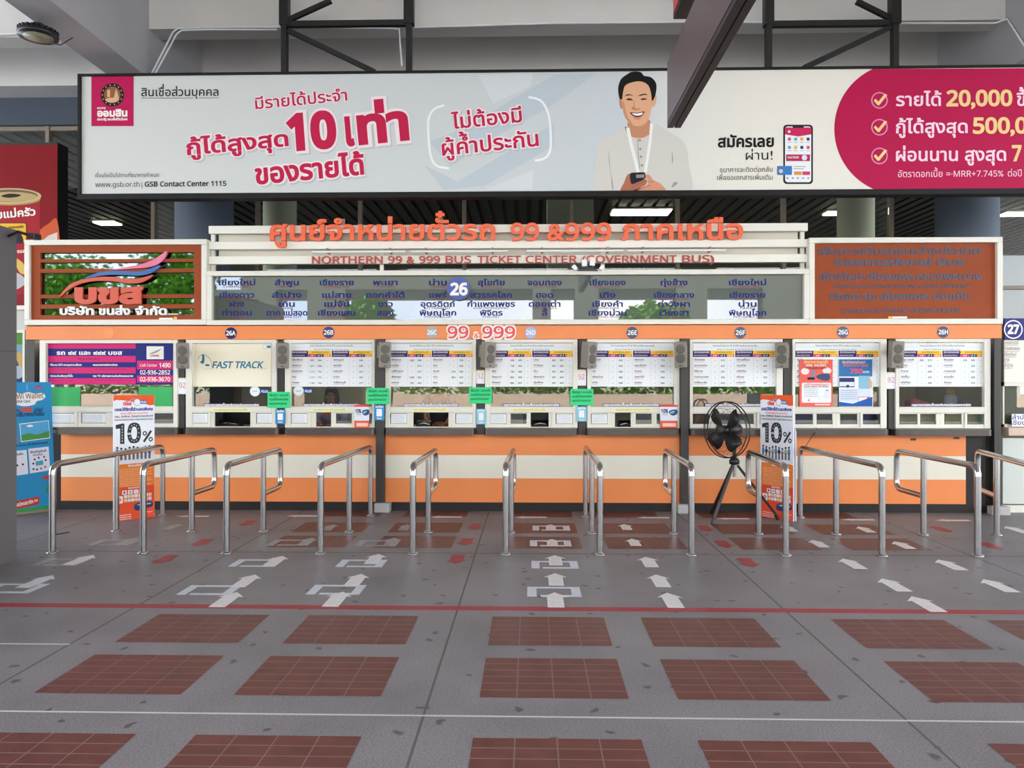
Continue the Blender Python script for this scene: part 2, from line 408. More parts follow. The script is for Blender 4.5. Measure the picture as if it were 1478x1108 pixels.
# ------------------------------------------------------------------ what stands opposite and shows in the glass
LEAF = mat('green_leaf', (96, 150, 44), .5, 0, .4, .45, 3); BARK = mat('brown_bark', (92, 74, 58), .8, 0, .3, .2, 8)
def leaves(mb, c, rad, n, size):
    for _ in range(n):
        d = Vector((random.gauss(0, 1), random.gauss(0, 1), random.gauss(0, 1))).normalized()*random.random()**.4
        p = Vector(c)+Vector((d.x*rad[0], d.y*rad[1], d.z*rad[2]))
        a = Vector((random.gauss(0, 1), random.gauss(0, 1), random.gauss(0, .6))).normalized()*size*random.uniform(.6, 1.3); b = a.orthogonal().normalized()*size*.35
        mb.add([p, p+a*.5+b, p+a, p+a*.5-b], [(0, 1, 2, 3)], LEAF)
TREES = [(-17.8, -18.8, 9, 3.4), (-13.4, -19.5, 5.6, 1.5), (-7.4, -18, 6.2, 1.7), (6.4, -18.2, 5.8, 1.8), (22, -18.6, 8, 3.2), (-23.5, -18.6, 9.4, 3.6)]
for i, (x, y, h, rr) in enumerate(TREES):
    t = thing('tree', 'leafy green tree across the forecourt, seen only mirrored in the booth glass', 'tree', (x, y, 0), 'mirrored trees')
    g = MB(); g.tube([(x, y, 0), (x+.1, y, h*.4), (x, y+.1, h*.75)], [.18, .13, .06], BARK); g.build('trunk', t)
    g = MB()
    for _ in range(5): leaves(g, (x+random.uniform(-rr, rr)*.5, y+random.uniform(-1, 1), h*.72+random.uniform(-1, 1)*rr*.5), (rr*.6, rr*.6, rr*.55), 620, .34)
    g.build('crown', t)
g = MB()
for i in range(22): leaves(g, (-20+i*1.9, -14.9+random.uniform(-.3, .3), 1.35), (1.2, .5, .4), 210, .22)
tag(g.build('hedge'), 'low green hedge across the forecourt, mirrored in the windows', 'hedge', kind='stuff')
r = MB(); r.box(-26, 26, -14.4, -14, .55, 1.12, mat('sandy_planter', (246, 214, 190), .7)); r.box(-26, 26, -14.4, -13.96, 0, .55, mat('dark_planter_foot', (58, 60, 72), .5)); struct('trim_12', r)
OPP = mat('opposite_grey', (104, 106, 98), .8)
r = MB(); r.box(-16, 16, -28, -22, 6.75, 8.2, OPP); struct('ceiling_opposite', r)
r = MB(); r.box(-40, 40, -44, -43.5, 0, 4.6, mat('beige_building', (196, 186, 168), .8)); struct('wall_opposite', r)
for i, (xa, xb) in enumerate(((-17.5, -14), (-12.3, -10.2), (.1, 1.1), (2.4, 3.7), (7.9, 9.6), (12.6, 17))):
    r = MB(); r.box(xa, xb, -23, -22, 0, 6.75, OPP); struct('trim_%d' % (13+i), r)

for i, (xa, xb) in enumerate(((-9.7, -7.2), (15.2, 20.5))):
    r = MB(); r.box(xa, xb, -13.2, -12.6, 0, 2.3, mat('dark_reflection_block', (50, 50, 52), .6)); struct('trim_%d' % (30+i), r)  # added dark blocks behind the camera, only to darken the window reflections
# ------------------------------------------------------------------ the booth
YB = 10.0
BX0, BX1 = XP(37, YB), XP(1446, YB)
Z_BT, Z_BB = ZP(469.4, YB), ZP(489.2, YB)
Z_W0, Z_LT, Z_LB = 1.092, 1.092, 1.007
booth = thing('ticket_booth', 'long orange and cream striped ticket booth with dark posts and ledges', 'booth', (0, 11, 0))
g = MB()
g.box(BX0, BX1, 12.1, 12.2, 0, 2.42, INTER); g.box(BX0, BX0+.06, 10.1, 12.1, 0, 2.42, INTER); g.box(BX1-.06, BX1, 10.1, 12.1, 0, 2.42, INTER); g.box(BX0, BX1, 10.12, 12.2, 2.36, 2.41, INTER)
g.build('body', booth)
g = MB(); g.box(BX0+.1, BX1-.1, 10.15, 10.75, 1.0, 1.05, mat('inner_worktop', (88, 82, 76), .4)); g.build('inner_worktop', booth)
g = MB(); g.box(BX0, BX1, YB, YB+.08, Z_BB, Z_BT, ORANGE)
g.build('header_band', booth, bevel=.004)
YC = 10.06
cx0, cx1 = XP(88, YC), XP(1394, YC)
g = MB()
for z0, z1, m in ((.732, 1.007, ORANGE), (.43, .732, CREAM), (.115, .43, ORANGE)): g.box(cx0, cx1, YC, YC+.06, z0, z1, m)
g.box(cx0, cx1, YC+.06, YC+.1, .1, 1.0, INTER)
g.build('counter_panel', booth)
g = MB(); g.box(cx0-.12, cx1+.42, YC+.012, YC+.1, 0, .112, PLINTH); g.build('plinth', booth)
g = MB(); g.box(BX0+.32, cx0, YC+.01, YC+.1, .112, 1.007, PLINTH); g.build('end_panel', booth)
g = MB(); g.box(cx1, BX1-.16, YC+.01, YC+.1, .112, 1.007, PLINTH); g.build('end_panel', booth)
for a, b, z0, yy in ((37, 51, 1.0, 10.03), (51, 56, 1.0, 10.1), (257.5, 267.5, 1.0, 10.05), (399.5, 411, 1.0, 10.05), (541, 555.5, 0.06, 9.96), (687, 700.5, 1.0, 10.05), (833.5, 847.5, 1.0, 10.05), (981.5, 995.5, .06, 9.96), (1130, 1144, 1.0, 10.05), (1281, 1291.3, 1.0, 10.05), (1434, 1446, .06, 9.98)):
    g = MB(); g.box(XP(a, yy)+.011, XP(b, yy)-.011, yy, yy+.12, z0, Z_BB+.002 if yy < 10 else Z_BB-.001, POSTM); g.build('post', booth, bevel=.003)
for a, b in ((80, 257), (266, 403), (410, 541), (556, 685), (699.5, 834), (846, 981), (996, 1131), (1141, 1283), (1291, 1432)):
    x0, x1 = XP(a, 9.9), XP(b, 9.9); g = MB()
    pts = [(x0, 10.06), (x0, 9.93)]+[(x0+.05-.05*math.cos(t*PI/8), 9.93-.05*math.sin(t*PI/8)) for t in range(1, 5)]+[(x1-.05+.05*math.sin(t*PI/8), 9.93-.05*math.cos(t*PI/8)) for t in range(0, 5)]+[(x1, 10.06)]
    g.slab(pts, Z_LB, Z_LT-.004, LEDGE); g.build('ledge', booth)
for p in (551, 990):
    x = XP(p, 9.9); g = MB(); g.box(x-.1, x+.1, 9.9, 10.05, 0, .12, GREYP); g.build('footing', booth, bevel=.01)
x = XP(1446, 9.9); g = MB(); g.box(x-.13, x+.1, 9.88, 10.0, 0, .11, GREYP); g.build('footing', booth, bevel=.01)
# painted-over disc on the band, worn screw holes
g = MB(); m = plane(YB-.003); g.prism(mp_(m, circ(157, 480, 8)), YB-.003, YB-.0005, mat('faded_orange', (244, 146, 78), .5)); g.build('faded_disc', booth)
# numerals on the band
m = plane(YB-.004)
t = thing('band_numerals', 'pink 99 & 999 numerals with white edges on the orange band', 'lettering', (XP(695, YB), YB, Z_BB))
PK = ink(226, 92, 98); WH = ink(246, 240, 232)
for tx, a, b, h, bl in (('99', 645, 677, 17.5, .02), ('&', 683, 692, 8.5, .01), ('999', 695, 744.5, 17.5, .02)):
    g = MB()
    g.text(tx, (a-.8, 488.2), (b+.8, 488.2), h+1, WH, m, YB-.001, bold=bl+.075, depth=.004, cap=True)
    g.text(tx, (a+1, 487.5), (b-1, 487.5), h-1, PK, m, YB-.005, bold=bl, depth=.002, cap=True)
    g.build('ampersand' if tx == '&' else 'numerals', t)
# number discs
DISC = [('26A', 333.5, 480.7, (26, 26, 92)), ('26B', 474.5, 479.7, (28, 28, 96)), ('26C', 623.5, 479.7, (150, 158, 166)), ('26D', 766, 480, (150, 170, 214)), ('26E', 912.5, 480, (36, 44, 92)), ('26F', 1068.5, 480, (48, 62, 96)), ('26G', 1216.5, 479.3, (48, 64, 104)), ('26H', 1361, 479.1, (22, 22, 92))]
for s, x, y, c in DISC:
    m = plane(YB); g = MB(); nm = {(150, 158, 166): 'silvery grey', (150, 170, 214): 'pale blue'}.get(c, 'navy blue')
    o = thing('number_disc', '%s round disc reading %s on the orange band' % (nm, s), 'sign', P(x, y, YB)[:1]+(YB-.004, P(x, y, YB)[1]), 'window number discs')
    g.prism(mp_(m, circ(x, y, 8.4, 32)), YB-.006, YB-.0005, mat('disc_%d_%d_%d' % c, c, .25)); g.build('disc', o)
    g = MB(); g.text(s, (x-6.9, y+3), (x+6.9, y+3), 6.2, WH, m, YB-.007, bold=.03, cap=True); g.build('lettering', o)

# ------------------------------------------------------------------ ticket windows
BAY = [('leftmost', 57, 256, 66, 250), ('26A', 268, 399, 277, 392), ('26B', 411, 541, 419.5, 537), ('26C', 556, 687, 563, 682), ('26D', 700, 833.5, 708, 827), ('26E', 847.5, 981, 853, 973), ('26F', 995.5, 1130, 1000, 1121), ('26G', 1144, 1280, 1148, 1271), ('26H', 1293, 1430, 1298, 1421)]
# lower sashes: (x0, x1, kind) p = paper behind glass, g = glass, o = open
SASH = {'leftmost': [(66, 106, 'p'), (115, 151, 'p'), (165, 205, 'g'), (214, 250, 'g')],
        '26A': [(276, 299, 'p'), (308, 360, 'o'), (369, 392, 'p')], '26B': [(419, 443, 'p'), (455, 477, 'o'), (484, 507, 'g'), (514, 537, 'g')],
        '26C': [(563, 587, 'p'), (596, 647, 'o'), (657, 682, 'p')], '26D': [(707, 731, 'p'), (737, 760, 'g'), (766, 792, 'o'), (802, 827, 'p')],
        '26E': [(853, 877, 'p'), (888, 911, 'o'), (918, 941, 'g'), (948, 973, 'g')], '26F': [(1000, 1024, 'g'), (1032, 1056, 'g'), (1066, 1089, 'g'), (1097, 1121, 'g')],
        '26G': [(1148, 1174, 'g'), (1180, 1203, 'g'), (1214, 1239, 'g'), (1246, 1271, 'g')], '26H': [(1299, 1325, 'g'), (1330, 1353, 'g'), (1365, 1390, 'g'), (1397, 1423, 'g')]}
YF = 10.02
DESC = {'leftmost': 'with green sheets behind its glass, under the magenta and blue board', '26A': 'under the cream express board, middle sash open', '26B': 'with a clerk sitting behind it', '26C': 'under disc 26C, wide middle opening', '26D': 'under disc 26D, one narrow opening right of centre', '26E': 'under disc 26E, small flyer at its right end', '26F': 'under disc 26F, behind the black fan', '26G': 'under disc 26G, two posters on its glass', '26H': 'rightmost one under disc 26H, tan boxes behind the lower panes'}
zt, zg0, zg1, zp1, zp0, zb = ZP(489.4, YF), ZP(587, YF), ZP(494.5, YF), ZP(596.8, YF), ZP(611.5, YF), Z_LT
for nm, a, b, ga, gb in BAY:
    x0, x1, gx0, gx1 = [XP(q, YF) for q in (a, b, ga, gb)]
    t = thing('ticket_window', 'cream aluminium ticket window %s' % DESC[nm], 'window', ((x0+x1)/2, YF, zb), 'ticket windows of the booth')
    g = MB()
    for q in ((gx0, gx1, zg1, zt), (gx0, gx1, zp1+.015, zg0)): g.box(q[0], q[1], YF, YF+.08, q[2], q[3], ALU)
    g.box(x0, gx0, YF, YF+.08, zb, zt, ALU); g.box(gx1, x1, YF, YF+.08, zb, zt, ALU); g.box(gx0, gx1, YF, YF+.08, zb, zb+.012, ALU)
    g.box(gx0, gx1, YF-.008, YF+.02, zg0-.01, zg0+.004, ALU)
    g.build('frame', t, bevel=.004)
    g = MB(); g.box(gx0, gx1, YF+.055, YF+.06, zg0, zg1, PANE); g.build('pane', t)
    S = SASH[nm]
    for i, (p, q, kd) in enumerate(S):
        lo = gx0 if i == 0 else XP((S[i-1][1]+p)/2, YF); hi = gx1 if i == len(S)-1 else XP((q+S[i+1][0])/2, YF)
        sx0, sx1 = XP(p, YF), XP(q, YF)
        if kd == 'o':
            g = MB(); g.box(lo, sx0, YF+.03, YF+.06, zb+.012, zp1+.015, ALU); g.box(sx1, hi, YF+.03, YF+.06, zb+.012, zp1+.015, ALU); g.build('sash_jamb', t, bevel=.003)
            continue
        dd = .012 if i in (0, len(S)-1) else .03
        g = MB(); g.box(min(lo, sx0-.01), sx0, YF+dd, YF+dd+.03, zb+.012, zp1+.015, ALU); g.box(sx1, max(hi, sx1+.01), YF+dd, YF+dd+.03, zb+.012, zp1+.015, ALU)
        g.box(sx0, sx1, YF+dd, YF+dd+.03, zp1, zp1+.015, ALU); g.box(sx0, sx1, YF+dd, YF+dd+.03, zb+.012, zp0, ALU)
        s_ = g.build('sash', t, bevel=.003)
        g = MB(); g.box(sx0, sx1, YF+dd+.012, YF+dd+.016, zp0, zp1, PANE); g.build('pane', s_)
        if kd == 'p':
            pp = MB(); pp.box(sx0+.012, sx1-.004, YF+dd+.006, YF+dd+.008, zp0+.006, zp1-.006, PAPER); m = plane(YF+dd+.006)
            for k in range(5): pp.text(random.choice(['จำหน่ายตั๋วล่วงหน้า', 'กรุณาตรวจสอบตั๋ว', 'โปรดแสดงบัตรประชาชน']), (p+3, 600.2+k*2.1), (q-3, 600.2+k*2.1), 1.0, ink(150, 160, 175), m, YF+dd+.0052)
            tag(pp.build('notice_sheet'), 'white notice sheet in the %s lower pane of window %s' % ('left' if i == 0 else 'right', nm), 'notice', 'notice sheets in the small lower panes')
# ------------------------------------------------------------------ signs on the roof of the booth
def frame_mb(x0, x1, z0, z1, b, y0, y1, m):
    g = MB(); g.box(x0, x1, y0, y1, z1-b, z1, m); g.box(x0, x1, y0, y1, z0, z0+b, m); g.box(x0, x0+b, y0, y1, z0+b, z1-b, m); g.box(x1-b, x1, y0, y1, z0+b, z1-b, m); return g
YS = 10.0; mS = plane(YS)
def rw(x0, y0, x1, y1, Y=YS): xm, ym = (x0+x1)/2, (y0+y1)/2; return P(x0, ym, Y)[0], P(x1, ym, Y)[0], P(xm, y1, Y)[1], P(xm, y0, Y)[1]
# company sign, left
x0, x1, z0, z1 = rw(37, 346, 299.5, 469)
t = thing('company_sign', 'brown slatted sign with company swooshes and mirror backing, at the left end', 'sign', ((x0+x1)/2, YS, z0))
frame_mb(x0, x1, z0, z1, .07, YS-.03, YS+.1, ALU).build('frame', t, bevel=.006)
g = MB(); g.box(x0+.07, x1-.07, YS+.06, YS+.07, z0+.07, z1-.07, MIRROR); g.build('mirror_backing', t)
g = MB(); xa, xb, za, zb_ = rw(57.6, 364, 279.7, 454.5)
for q in ((x0+.07, xa, z0+.07, z1-.07), (xb, x1-.07, z0+.07, z1-.07), (xa, xb, zb_, z1-.07), (xa, xb, z0+.07, za)): g.box(q[0], q[1], YS+.01, YS+.05, q[2], q[3], BROWN)
for a, b in ((373.4, 378), (387.6, 393), (424.7, 430), (439, 445)): _, _, c, d = rw(57, a, 280, b); g.box(xa, xb, YS+.012, YS+.048, c, d, BROWN)
g.build('slatted_panel', t)
z = sub(mS, 0, 280, 4.927)
def sw(pts, m, nm):
    g = MB(); g.prism(mp_(z, spl(pts, 5)), YS-.02, YS+.012, m); g.build(nm, t)
sw([(780, 545), (870, 525), (985, 505), (1080, 475), (1140, 440), (1180, 410), (1192, 415), (1172, 460), (1125, 500), (1060, 522), (960, 530), (860, 538)], mat('pink_acrylic', (226, 112, 150), .35), 'pink_swoosh')
sw([(606, 602), (680, 568), (770, 550), (880, 548), (985, 552), (1060, 535), (1135, 508), (1142, 520), (1085, 560), (1000, 580), (900, 577), (790, 575), (700, 585)], mat('blue_acrylic', (34, 92, 158), .35), 'blue_swoosh')
RD = mat('vermilion_acrylic', (206, 72, 36), .35)
sw([(428, 735), (460, 685), (520, 635), (610, 605), (720, 590), (820, 592), (900, 605), (990, 602), (1090, 575), (1060, 605), (1000, 632), (920, 636), (820, 622), (700, 618), (600, 632), (520, 665), (470, 700)], RD, 'red_swoosh')
g = MB(); g.text('บขส', (538/4.927, 280+772/4.927), (1025/4.927, 280+772/4.927), 20, RD, mS, YS, bold=.06, depth=.03); g.build('company_initials', t)
for tx, a, b in (('บริษัท', 430, 672), ('ขนส่ง', 706, 930), ('จำกัด', 966, 1190)): g = MB(); g.text(tx, (a/4.927, 280+857/4.927), (b/4.927, 280+857/4.927), 8.6, mat('white_acrylic', (236, 234, 230), .4), mS, YS, bold=.035, depth=.02); g.build('company_name', t)
g = MB(); g.box(*rw(1200/4.927, 280+850/4.927, 1272/4.927, 280+857/4.927)[:2], YS-.02, YS, *rw(244, 452.6, 258, 454)[2:], MATS['white_acrylic']); g.build('underline', t)
g = MB(); g.box(*rw(229.5, 458.5, 249, 461.5)[:2], YS+.004, YS+.0095, *rw(229.5, 458.5, 249, 461.5)[2:], PAPER); g.box(*rw(250.5, 457, 255, 462)[:2], YS+.004, YS+.0095, *rw(250.5, 457, 255, 462)[2:], ink(238, 196, 90))
tag(g.build('maker_sticker', loc=None), 'small white and yellow maker sticker at the foot of the slatted brown sign', 'sticker')
# destination sign, centre
x0, x1, z0, z1 = rw(299.7, 390, 1167, 468.5)
t = thing('destination_sign', 'long smoked glass sign listing northern towns in blue and red letters', 'sign', ((x0+x1)/2, YS, z0))
frame_mb(x0, x1, z0, z1, .065, YS-.03, YS+.1, ALU).build('frame', t, bevel=.006)
g = MB(); g.box(x0+.065, x1-.065, YS+.03, YS+.05, z0+.065, z1-.065, DEST); g.build('glass_panel', t)
BLU = ink(24, 38, 110); RDD = ink(132, 50, 56)
TOWN = [(342, [('เชียงใหม่', 'CHIANG MAI', 53), ('เชียงดาว', 'CHIANG DAO', 50), ('ฝาง', 'FANG', 21), ('ท่าตอน', 'THA TON', 43)]),
        (414, [('ลำพูน', 'LAMPHUN', 35), ('ลำปาง', 'LAMPANG', 43), ('เถิน', 'THOEN', 23), ('ตาก แม่สอด', 'TAK-MAESOT', 59)]),
        (486, [('เชียงราย', 'CHIANG RAI', 49), ('แม่สาย', 'MAE SAI', 42), ('แม่จัน', 'MAE CHAN', 36), ('เชียงแสน', 'CHIANGSAN', 54)]),
        (556, [('พะเยา', 'PHAYAO', 36), ('ดอกคำใต้', 'DOK KHAM TAI', 56), ('งาว', 'NGAO', 22), ('สอง', 'SONG', 24)]),
        (632, [('น่าน', 'NAN', 26), ('แพร่', 'PHRAE', 25), ('อุตรดิตถ์', 'UTTARADIT', 50), ('พิษณุโลก', 'PHITSANULOK', 53)]),
        (709, [('สุโขทัย', 'SUKHOTHAI', 39), ('สวรรคโลก', 'SA WAN KHALOK', 60), ('กำแพงเพชร', 'KAM PHAENGPHET', 69), ('พิจิตร', 'PHICHIT', 33)]),
        (786, [('จอมทอง', 'CHOM THONG', 50), ('ฮอด', 'HOT', 25), ('ดอยเต่า', 'DOI TAO', 46), ('ลี้', 'LI', 8)]),
        (877, [('เชียงของ', 'CHIANG KHONG', 52), ('เทิง', 'THOENG', 23), ('เชียงคำ', 'CHIANG KHAM', 44), ('เชียงม่วน', 'CHIANG MUAN', 55)]),
        (973, [('ทุ่งช้าง', 'THUNG CHANG', 39), ('เชียงกลาง', 'CHIANG KLANG', 58), ('ท่าวังผา', 'THA WANG PHA', 46), ('เวียงสา', 'WIANG SA', 42)]),
        (1079, [('เชียงใหม่', 'CHIANG MAI', 54), ('เชียงราย', 'CHIANG RAI', 51), ('น่าน', 'NAN', 26), ('พิษณุโลก', 'PHITSANULOK', 54)])]
m3 = plane(YS+.029)
for cx, rows in TOWN:
    for (th, en, wd), yb in zip(rows, (411.3, 429.3, 442.3, 455)):
        for tw, fa, fb in ((th, 0, 1),) if ' ' not in th else ((th.split()[0], 0, .34), (th.split()[1], .42, 1)): g = MB(); g.text(tw, (cx-wd/2+fa*wd, yb), (cx-wd/2+fb*wd, yb), 6.0, BLU, m3, YS+.029, bold=.03); g.build('thai_town_name', t)
        h = MB()
        we = wd*.74 if len(en) > 4 else wd*.8
        h.text(en, (cx-we/2, yb+3.6), (cx+we/2, yb+3.6), 3.0, RDD, m3, YS+.029, bold=.01, cap=True); h.build('english_town_name', t)
g = MB(); m2 = plane(YS-.035); dx, dz = mS(662, 416.5)
t2 = thing('number_disc', 'large blue round disc reading 26 on the smoked glass sign', 'sign', (dx, YS-.03, dz-.15))
g.prism(mp_(mS, circ(662.3, 416.7, 16.8, 40)), YS-.034, YS-.03, mat('royal_blue_disc', (34, 64, 150), .3)); g.build('disc', t2)
g = MB(); g.text('26', (649.5, 425), (675, 425), 16, WH, m2, YS-.0355, bold=.055, cap=True); g.build('lettering', t2)
# route sign, right
x0, x1, z0, z1 = rw(1167, 342.8, 1445.5, 468)
t = thing('route_sign', 'brown international bus route sign with blue letters, at the right end', 'sign', ((x0+x1)/2, YS, z0))
frame_mb(x0, x1, z0, z1, .07, YS-.03, YS+.1, ALU).build('frame', t, bevel=.006)
g = MB(); g.box(x0+.07, x1-.07, YS+.02, YS+.05, z0+.07, z1-.07, BROWN); g.build('panel', t)
g = MB(); BL2 = mat('blue_sign_vinyl', (22, 20, 66), .3); m3 = plane(YS+.018)
for tx, a, b, yb, hh, bo in (('เส้นทางเดินรถระหว่างประเทศ', 1181, 1416.5, 366.6, 7.2, .035), ('International Bus', 1204, 1392, 382.6, 9, .05), ('เชียงใหม่-เชียงของ-หลวงพระบาง', 1183, 1417, 403.6, 7.8, .03), ('CHIANG RAI-CHIANG KHONG-LUANG PRABANG', 1201, 1399, 415.4, 4.8, .025), ('เชียงราย-เชียงของ-บ่อแก้ว', 1198, 1400, 432.4, 8, .03), ('CHIANG RAI-CHIANG KHONG-BOKEO', 1213, 1386, 450.8, 5.4, .03)):
    g.text(tx, (a, yb+.5), (b, yb-.5), hh, BL2, m3, YS+.02, bold=bo, depth=.004, cap='I' in tx)
g.build('lettering', t)
g = MB(); q = rw(1283, 456.2, 1287.5, 461); g.box(q[0], q[1], YS+.012, YS+.0195, q[2], q[3], ink(238, 196, 90)); q = rw(1288.5, 456.5, 1310, 459.5); g.box(q[0], q[1], YS+.012, YS+.0195, q[2], q[3], PAPER)
tag(g.build('maker_sticker'), 'small white and yellow maker sticker at the foot of the plain brown route sign', 'sticker')
# louvre sign with the big letters
x0, x1 = XP(300, YS), XP(1167, YS)
t = thing('louvre_sign', 'white louvred sign carrying big orange Thai letters and red English letters', 'sign', ((x0+x1)/2, YS, ZP(390, YS)))
for a, b in ((323.2, 334.6), (346.4, 357.6), (367.6, 379.3)):
    g = MB(); g.box(x0, x1, YS+.02, YS+.09, ZP(b, YS), ZP(a, YS), mat('cream_louvre', (236, 232, 218), .45)); g.build('slat', t, bevel=.005)
g = MB(); g.box(x0+.1, x1-.1, YS+.11, YS+.13, ZP(370, YS), ZP(328, YS), mat('beige_back_board', (206, 200, 184), .6)); g.build('back_board', t)
for p in (303, 549, 871, 1162): g = MB(); x = XP(p, YS); g.box(x-.025, x+.025, YS+.092, YS+.108 if 310 < p < 1150 else YS+.14, ZP(389.6, YS), ZP(325, YS), ALU); g.build('upright', t)
OL = mat('orange_acrylic_letter', (240, 98, 48), .35)
for tx, a, b, yb in (('ศูนย์จำหน่ายตั๋วรถ', 390.5, 715, 347), ('99', 737, 778, 347), ('&999', 789, 882, 347), ('ภาคเหนือ', 896.5, 1072, 345.7)):
    g = MB(); g.text(tx, (a, yb), (b, yb-(b-a)*.0035), 24 if '9' in tx else 21.5, OL, mS, YS+.02, bold=.024, depth=.05, cap='9' in tx); g.build('thai_lettering' if '9' not in tx else 'numerals', t)
for tx, a, b in (('NORTHERN', 450, 552), ('99', 560, 580), ('&', 586.5, 598), ('999', 605, 635), ('BUS', 643, 680), ('TICKET', 689, 752), ('CENTER', 759, 833), ('(GOVERNMENT', 840, 977), ('BUS)', 985, 1031)):
    g = MB(); g.text(tx, (a, 380-(a-450)*.0029), (b, 380-(b-450)*.0029), 10.2, mat('brick_red_letter', (176, 52, 34), .4), mS, YS+.02, bold=.012, depth=.02, cap=True); g.build('english_lettering', t)
for p, q_, r_, s_ in ((461, 467, 315, 330), (491, 497, 315, 330), (560, 566, 314, 330), (632, 639, 314, 330), (1029, 1037, 315, 330)): q = rw(p, r_, q_, s_); g = MB(); g.box(q[0], q[1], YS+.03, YS+.04, q[2], q[3], mat('clear_bracket', (150, 148, 138), .4)); g.build('letter_bracket', t)
for i, (a, b, w_) in enumerate(((450, 585, 'leftmost, above the word NORTHERN'), (592, 733, 'second from left, above the word TICKET'), (760, 900, 'third from left, above the emergency lamps'), (906, 1048, 'rightmost, above the word GOVERNMENT'))):
    xa, xb, zz = XP(a, 9.9), XP(b, 9.9), ZP(362.3, 9.9)
    l = thing('tube_lamp', 'unlit fluorescent tube lamp on the louvres, %s' % w_, 'lamp', ((xa+xb)/2, 9.9, zz), 'tube lamps on the louvre sign')
    g = MB(); g.tube([(xa, 9.9, zz), (xb, 9.9, zz)], .014, PAPER); g.build('tube', l)
    for x in (xa+.2, xb-.2): g = MB(); g.box(x-.012, x+.012, 9.9, 10.03, zz-.012, zz+.05, ALUD); g.build('holder', l)
l = thing('emergency_light', 'cluster of four white emergency spot heads on a black base above the glass sign', 'lamp', (XP(847, 9.93), 9.93, ZP(391, 9.93)))
g = MB(); m = plane(9.94); g.prism(mp_(m, [(833, 390.4), (838, 386.5), (846, 384.5), (854, 385.5), (863, 390.4)]), 9.93, 9.99, BLK); g.build('base', l)
for px, py, a, s in ((829, 387, .7, 7.5), (843, 380.5, .06, 10), (854.5, 379.5, -.08, 10), (868, 387, -.65, 7)):
    x, zz = m(px, py); g = MB(); k = s*.009*.5; ca, sa = math.cos(a), math.sin(a)
    pts = [(x+u*ca*k*.75-v*sa*k*-1*0-v*sa*k, zz+u*sa*k*.75*0+v*ca*k+u*sa*k*.75) for u, v in ((-1, -1), (1, -1), (1, 1), (-1, 1))]
    g.prism(pts, 9.86, 9.92, PAPER); g.tube([(x, 9.92, zz), (XP(847, 9.95), 9.95, ZP(389, 9.95))], .008, BLK, 8); g.build('spot_head', l, bevel=.004)

# ------------------------------------------------------------------ boards behind and on the window glass
YP = YF+.05
def board_frame(ga, gb, Y=YP): return rw(ga, 494.9, gb, 557.8, Y)
PUR, YEL, MAG, ORG = ink(62, 42, 100), ink(246, 204, 40), ink(222, 52, 116), ink(244, 150, 62)
GRY, RED = ink(60, 60, 70), ink(206, 74, 84)
ROWS_ = {'26B': ([('เชียงใหม่', '825', '584'), ('เชียงดาว', '1,017', '658'), ('ไชยปราการ', '1,112', '715'), ('ฝาง', '1,112', '715'), ('ท่าตอน', '1,142', '734')], [('เพชรบูรณ์', '-', '346'), ('หล่มสัก', '-', '340'), ('หล่มเก่า', '-', '321'), ('นาสาร', '-', '254'), ('วิเชียรบุรี', '-', '317')]),
 '26C': ([('เชียงราย', '1,082', '698'), ('แม่จัน', '-', '671'), ('แม่ฟ้าหลวง', '-', '671'), ('เชียงแสน', '1,020', '662'), ('แม่สาย', '705', '452')], [('เชียงของ', '-', '733'), ('พาน', '-', '626'), ('พะเยา', '918', '590'), ('งาว', '851', '547'), ('สอง', '-', '502')]),
 '26D': ([('อุตรดิตถ์', '638', '409'), ('แพร่', '728', '456'), ('สอง', '728', '468'), ('ร้องกวาง', '882', '493'), ('เวียงสา', '882', '567')], [('น่าน', '882', '567'), ('ท่าวังผา', '957', '605'), ('ปัว', '957', '641'), ('เชียงกลาง', '957', '641'), ('ทุ่งช้าง', '957', '641')]),
 '26E': ([('เชียงคำ', '-', '642'), ('จุน', '-', '642'), ('ปง', '-', '589'), ('เชียงม่วน', '-', '589'), ('เทิง', '-', '598')], [('เชียงของ', '-', '712'), ('พญาเม็งราย', '-', '669'), ('ป่าแดด', '-', '642'), ('ดอกคำใต้', '-', '592'), ('สบปราบ', '-', '664')]),
 '26F': ([('กำแพงเพชร', '-', '313'), ('พรานกระต่าย', '-', '307'), ('คีรีมาศ', '-', '307'), ('บ้านด่านลานหอย', '-', '369'), ('ศรีสัชนาลัย', '-', '423')], [('ทุ่งเสลี่ยม', '-', '387'), ('สวรรคโลก', '-', '407'), ('ศรีสำโรง', '-', '407'), ('ศรีนคร', '-', '432'), ('บางระกำ', '-', '427')]),
 '26G': ([('ลำปาง', '-', '521'), ('เกาะคา', '-', '505'), ('เถิน', '-', '467'), ('ลี้', '-', '450'), ('สามเงา', '-', '431')], [('ตาก', '-', '393'), ('แม่สอด', '-', '466'), ('บ้านตาก', '-', '420'), ('จอมทอง', '-', '602'), ('ฮอด', '-', '633')]),
 '26H': ([('ลำพูน ดอยติ', '800', '571'), ('ลำปาง', '-', '524'), ('ป่าซาง', '-', '549'), ('วังชิ้น', '-', '475'), ('ศรีสำโรง', '-', '399')], [('พิษณุโลก', '478', '309'), ('ท่าตะโก', '-', '295'), ('บางกระทุ่ม', '-', '257'), ('สากเหล็ก', '-', '290'), ('วังทอง', '-', '310')])}
